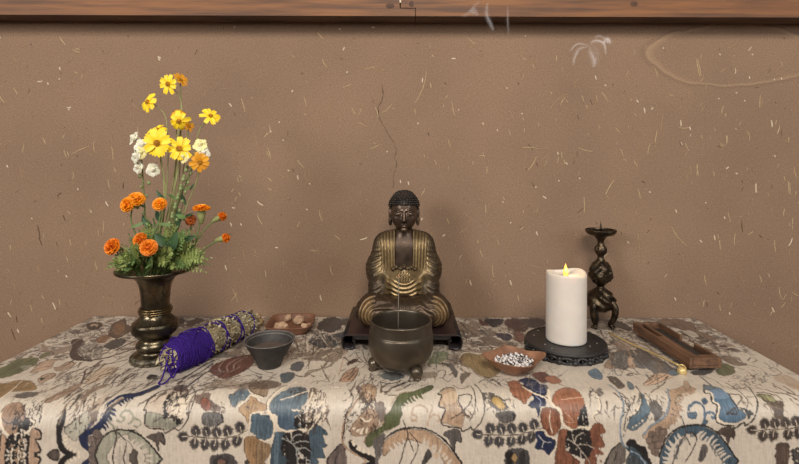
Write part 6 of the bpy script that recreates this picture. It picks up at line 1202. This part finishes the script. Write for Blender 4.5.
wisp([(590,44),(594,41),(600,41),(605,45),(606,55)],.004,.55); wisp([(590,45),(591,52),(595,62),(593,68)],.006,.40); wisp([(603,43),(608,39),(611,44)],.006,.75); wisp([(589,47),(580,49),(575,58),(574,66)],.004,.40); wisp([(590,46),(578,44),(570,52)],.003,.40); wisp([(594,38),(600,36),(606,39)],.003,.4)
wisp([(488,2),(487,14),(491,24),(494,31)],.005,.40); wisp([(470,14),(474,10),(478,16)],.007,.28); wisp([(508,4),(508,20),(509,36)],.003,.25); wisp([(480,0),(470,12),(462,17)],.004,.2)
wisp([(590,42),(596,48),(597,58),(594,66)],.010,.12)
me = sm.mesh('incense_smoke'); set_attr(me, 'thickness', np.repeat(np.array(dens)[:,None],3,1)); smo = link('incense_smoke', me, M_smk); smo['kind'] = 'stuff'
tag(smo, 'faint white curls of incense smoke drifting before the wall near the beam', 'smoke')
# ================================================================== seated bronze statue
BB = Vector((0.0005, YC+.940, HZ+.0286)); bud = thing('buddha_statue', 'seated bronze statue in gilded robes with closed eyes, on the lacquer stand', 'statue', tuple(BB)); bud.scale = (.985,.985,.988)
def front_region(X, Y): return sstep(.004, -.012, Y)
def torso(X,Y,Z):
    d = ell(X,Y,Z,(0,.012,.085),(.050,.034,.072)); d = smin(d, ell(X,Y,Z,(0,.010,.128),(.050,.030,.040)), .02)
    d = smin(d, cap(X,Y,Z,(-.034,.010,.146),(.034,.010,.146),.0190), .022)
    d = smin(d, cap(X,Y,Z,(0,.004,.15),(0,-.001,.19),.0165,.0150), .012); return d
def body(X,Y,Z):
    aX = np.abs(X)
    d = torso(X,Y,Z)
    h = ell(X,Y,Z,(0,.001,.2215),(.0262,.0300,.0315)); h = smin(h, ell(X,Y,Z,(0,-.008,.2020),(.0246,.0225,.0248)), .010)
    h = smin(h, ell(aX,Y,Z,(.0135,-.0190,.2015),(.0092,.0085,.0100)), .006)
    h = smin(h, cap(X,Y,Z,(0,-.0285,.2125),(0,-.0342,.1985),.0020,.0036), .0035); h = smin(h, ell(aX,Y,Z,(.0040,-.0310,.1980),(.0026,.0030,.0024)), .002)
    br = cap(aX,Y,Z,(.0045,-.0298,.2160),(.0110,-.0290,.2184),.0010); br = np.minimum(br, cap(aX,Y,Z,(.0110,-.0290,.2184),(.0195,-.0228,.2166),.0010)); h = smin(h, br, .003)
    h = smax(h, -ell(aX,Y,Z,(.0105,-.0325,.2115),(.0082,.0055,.0042)), .003); h = smin(h, ell(aX,Y,Z,(.0108,-.0258,.2098),(.0078,.0058,.0050)), .0012)
    h = smax(h, -cap(aX,Y,Z,(.0050,-.0310,.2092),(.0160,-.0285,.2088),.0006), .001)
    h = smin(h, ell(aX,Y,Z,(.0030,-.0308,.1900),(.0046,.0030,.0016)), .0015); h = smin(h, ell(X,Y,Z,(0,-.0303,.1868),(.0056,.0032,.0018)), .0015)
    h = smax(h, -cap(aX,Y,Z,(0,-.0338,.1884),(.0078,-.0300,.1890),.0005), .0008); h = smin(h, ell(X,Y,Z,(0,-.0265,.1798),(.0070,.0060,.0050)), .004)
    ear = ell(aX,Y,Z,(.0278,.0030,.2080),(.0032,.0080,.0165)); ear = smin(ear, ell(aX,Y,Z,(.0272,-.0005,.1920),(.0034,.0048,.0080)), .004); ear = smax(ear, -ell(aX,Y,Z,(.0310,-.001,.2110),(.0020,.0040,.0080)), .001)
    h = smin(h, ear, .002)
    d = smin(d, h, .006)
    for zz in (.1670,.1725): d = smax(d, -cap(X,Y,Z,(-.02,-.0168+(zz-.17)*.1,zz),(.02,-.0168+(zz-.17)*.1,zz),.0005), .001)
    return d
M_skin = mat('dark_bronze_skin', lin((104,86,72)), .36, metal=.7, var=.7, var_scale=40, var_col=lin((46,37,32)), bump=.12, bump_scale=200)
def bbody(X,Y,Z): return smax(body(X,Y,Z), .06-Z, .003)
V_, Q_ = nets(bbody, (-.068,-.046,.05), (.068,.052,.262), .00115, 2); link('body', np_mesh('body', V_, Q_), M_skin, bud)
# hair: cap of snail curls and a low crown bump
hb = MB()
def hcap(X,Y,Z):
    d = ell(X,Y,Z,(0,.0020,.2240),(.0288,.0316,.0262)); d = smin(d, ell(X,Y,Z,(0,.006,.2445),(.0165,.0160,.0070)), .006)
    d = smin(d, ell(X,Y,Z,(0,.008,.215),(.0284,.0262,.030)), .006)
    cut = (.2262+.10*np.maximum(Y+.022,0)*-1.0+ -1.2*np.maximum(Y+.012,0)) - Z - .0035*np.exp(-(X/.006)**2)*0
    return smax(d, cut, .0015)
V_, Q_ = nets(hcap, (-.036,-.036,.165), (.036,.042,.262), .0011, 1)
hb.add([tuple(v) for v in V_], [tuple(int(i) for i in q) for q in Q_])
for iz in range(11):
    for k in range(40):
        el_ = lerp(-.02, 1.42, iz/10); n_ = max(int(40*math.cos(el_)), 4)
        if k >= n_: break
        az = 2*PI*(k+.5*(iz % 2))/n_; dr = Vector((math.cos(az)*math.cos(el_), math.sin(az)*math.cos(el_), math.sin(el_)))
        c = Vector((0,.0020,.2250)); p = None
        for s in np.linspace(.020,.046,27):
            q = c+dr*s
            if float(hcap(np.array(q.x),np.array(q.y),np.array(q.z))) > 0: p = q; break
        if p is None: continue
        if p.z < .2262-1.2*max(p.y+.012,0)-.002: continue
        hb.ball(p-dr*.0003, .00235, 7, 5)
hb.build('hair', mat('dark_hair_bronze', lin((62,56,52)), .45, metal=.7, var=.6, var_scale=90, var_col=lin((40,36,34))), bud, rec=False)
# robe with carved folds
def robe_parts(X,Y,Z):
    aX = np.abs(X)
    t = torso(X,Y,Z)-.0040; t = smax(t, Z-.176+.25*np.maximum(aX-.012,0)*0, .004)
    sh = smin(cap(aX,Y,Z,(.038,.010,.146),(.0515,.004,.105),.0180,.0200), cap(aX,Y,Z,(.0515,.004,.105),(.0480,-.020,.068),.0200,.0185), .012)
    d = smin(t, sh, .010)
    d = smin(d, ell(aX,Y,Z,(.0650,.006,.0900),(.0085,.012,.018)), .010)          # sleeve point at the elbow
    d = smin(d, cap(aX,Y,Z,(.0490,-.022,.070),(.0490,-.030,.042),.0185,.0185), .008)
    return d
def opening(X,Y,Z):
    """open front of the robe: the bare chest shows"""
    w_ = np.interp(Z, [.098,.104,.112,.150,.172,.19], [.0,.010,.0185,.0195,.0165,.014])
    return np.where((Z > .099)&(Y < .012), np.abs(X)-w_, .02)
def folds(X,Y,Z):
    aX = np.abs(X); fr = sstep(.012,-.006,Y)
    lap = (aX-.35*np.maximum(.15-Z,0)*0)*1.0
    p1 = np.sin(2*PI*(aX*(1+1.6*np.maximum(.165-Z,0))-.018)/.0062)                   # lapels run down the chest
    m1 = sstep(.094,.106,Z)*sstep(.052,.040,aX)*fr
    r2 = np.sqrt((X*1.0)**2+((Z-.118)*.80)**2); p2 = np.sin(2*PI*r2/.0068); m2 = sstep(.086,.078,Z)*sstep(.036,.029,aX)*fr
    p3 = np.sin(2*PI*(Z+.55*aX-.5*Y)/.0085); m3 = sstep(.040,.050,aX)*sstep(.15,.128,Z)*(.7)
    p4 = np.sin(2*PI*(aX*1.3+Y*.7+Z*.15)/.0070); m4 = sstep(.118,.135,Z)*sstep(.038,.05,aX)*.6+.5*sstep(.0,.012,Y)
    return p1, m1, p2, m2, p3, m3, p4, m4
def robe(X,Y,Z):
    d = robe_parts(X,Y,Z)
    d = smax(d, -np.maximum(opening(X,Y,Z), Y-.006), .002)
    p1,m1,p2,m2,p3,m3,p4,m4 = folds(X,Y,Z)
    d = d - .0011*(p1*m1+p2*m2*1.1+p3*m3*.9+p4*m4*.7)
    return smax(d, .036-Z, .002)
def legs_base(X,Y,Z):
    aX = np.abs(X)
    d = ell(X,Y,Z,(0,.0,.026),(.078,.044,.030)); d = smin(d, ell(aX,Y,Z,(.0565,-.028,.0265),(.0360,.042,.0285)), .012)
    d = smin(d, cap(X,Y,Z,(-.052,-.046,.030),(.052,-.046,.030),.0225), .014); d = smin(d, ell(X,Y,Z,(0,-.052,.016),(.052,.024,.019)), .010)
    d = smin(d, ell(aX,Y,Z,(.052,-.030,.046),(.024,.026,.017)), .012); return d
def legs(X,Y,Z):
    aX = np.abs(X); d = legs_base(X,Y,Z)
    r = np.sqrt((aX-.0500)**2+(Z-.026)**2); p = np.sin(2*PI*(r-.6*np.maximum(aX-.05,0)*0)/.0066); m = sstep(.010,.016,aX*1.0)*sstep(-.02,-.035,Y)*sstep(.004,.012,r)
    p2 = np.sin(2*PI*X/.0078); m2 = sstep(.022,.014,aX)*sstep(-.03,-.045,Y)
    p3 = np.sin(2*PI*(Z*1.2+.25*aX)/.0095); m3 = sstep(.07,.08,aX)*.8
    m = m*sstep(.046,.060,aX+.35*np.maximum(.030-Z,0)); p4 = np.sin(2*PI*(Z*1.0+.22*np.abs(aX-.03)-.12*Y+.002*np.sin(X*160))/.0098); m4 = sstep(.060,.046,aX)*sstep(.018,.026,aX)*.8
    d = d-.0009*(p*m+.9*p2*m2+.25*p3*m3*(1-m)+p4*m4)
    return smax(d, -Z+.0002, .0015)
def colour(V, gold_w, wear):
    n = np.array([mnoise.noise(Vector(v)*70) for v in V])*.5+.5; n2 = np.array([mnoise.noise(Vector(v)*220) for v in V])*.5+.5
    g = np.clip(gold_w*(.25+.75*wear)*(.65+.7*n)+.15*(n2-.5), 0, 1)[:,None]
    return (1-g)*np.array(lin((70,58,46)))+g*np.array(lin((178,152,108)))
M_robe = mat('gilt_bronze', (.2,.15,.08), .42, metal=.62, attr='gilding', var=.35, var_scale=160, var_col=lin((60,48,38)), bump=.15, bump_scale=260)
V_, Q_ = nets(robe, (-.088,-.062,.03), (.088,.056,.184), .00125, 1)
X,Y,Z = V_.T; p1,m1,p2,m2,p3,m3,p4,m4 = folds(X,Y,Z); aX = np.abs(X)
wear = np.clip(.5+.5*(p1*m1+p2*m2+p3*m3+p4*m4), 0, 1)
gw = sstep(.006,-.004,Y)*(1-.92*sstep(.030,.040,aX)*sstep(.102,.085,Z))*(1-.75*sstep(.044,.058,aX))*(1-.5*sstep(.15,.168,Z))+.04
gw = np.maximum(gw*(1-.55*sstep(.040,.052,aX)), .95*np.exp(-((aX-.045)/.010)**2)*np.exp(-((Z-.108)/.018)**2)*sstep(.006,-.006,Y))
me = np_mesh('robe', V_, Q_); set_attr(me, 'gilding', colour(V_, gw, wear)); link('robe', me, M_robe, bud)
V_, Q_ = nets(legs, (-.096,-.084,-.002), (.096,.056,.072), .00125, 1)
X,Y,Z = V_.T; aX = np.abs(X); r = np.sqrt((aX-.05)**2+(Z-.026)**2); wear = np.clip(.5+.5*np.sin(2*PI*r/.0066), 0, 1)*sstep(.016,.024,aX)
gw = .05+.9*sstep(.034,.022,np.abs(r-.021)*2.2)*sstep(-.015,-.035,Y)*sstep(.052,.064,aX)
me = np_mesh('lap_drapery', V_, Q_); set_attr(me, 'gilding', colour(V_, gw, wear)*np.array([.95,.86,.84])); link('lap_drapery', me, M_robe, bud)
# inner garment: knotted edge under the chest and pleated front
def inner(X,Y,Z):
    aX = np.abs(X); d = ell(X,Y,Z,(0,.006,.088),(.0315,.0345,.034))
    d = d-.0008*np.sin(2*PI*(X+.0015*np.sin(Z*500))/.0052)*sstep(.10,.094,Z)*sstep(.066,.074,Z)-.0008*np.sin(2*PI*np.sqrt(X*X+((Z-.118)*.8)**2)/.0068)*sstep(.074,.066,Z)
    d = smax(d, Z-.1085+.004*np.cos(X*330), .003)
    for x, z, r in ((-.021,.1045,.0042),(-.0145,.1075,.0046),(-.0065,.105,.0042),(.0005,.1085,.0044),(.0078,.1055,.0046),(.0150,.1078,.0044),(.0215,.1042,.0040)): d = smin(d, ell(X,Y,Z,(x,-.0255,z),(r,.0055,r*.95)), .0016)
    return smax(d, .040-Z, .003)
V_, Q_ = nets(inner, (-.036,-.04,.038), (.036,.044,.118), .001, 1)
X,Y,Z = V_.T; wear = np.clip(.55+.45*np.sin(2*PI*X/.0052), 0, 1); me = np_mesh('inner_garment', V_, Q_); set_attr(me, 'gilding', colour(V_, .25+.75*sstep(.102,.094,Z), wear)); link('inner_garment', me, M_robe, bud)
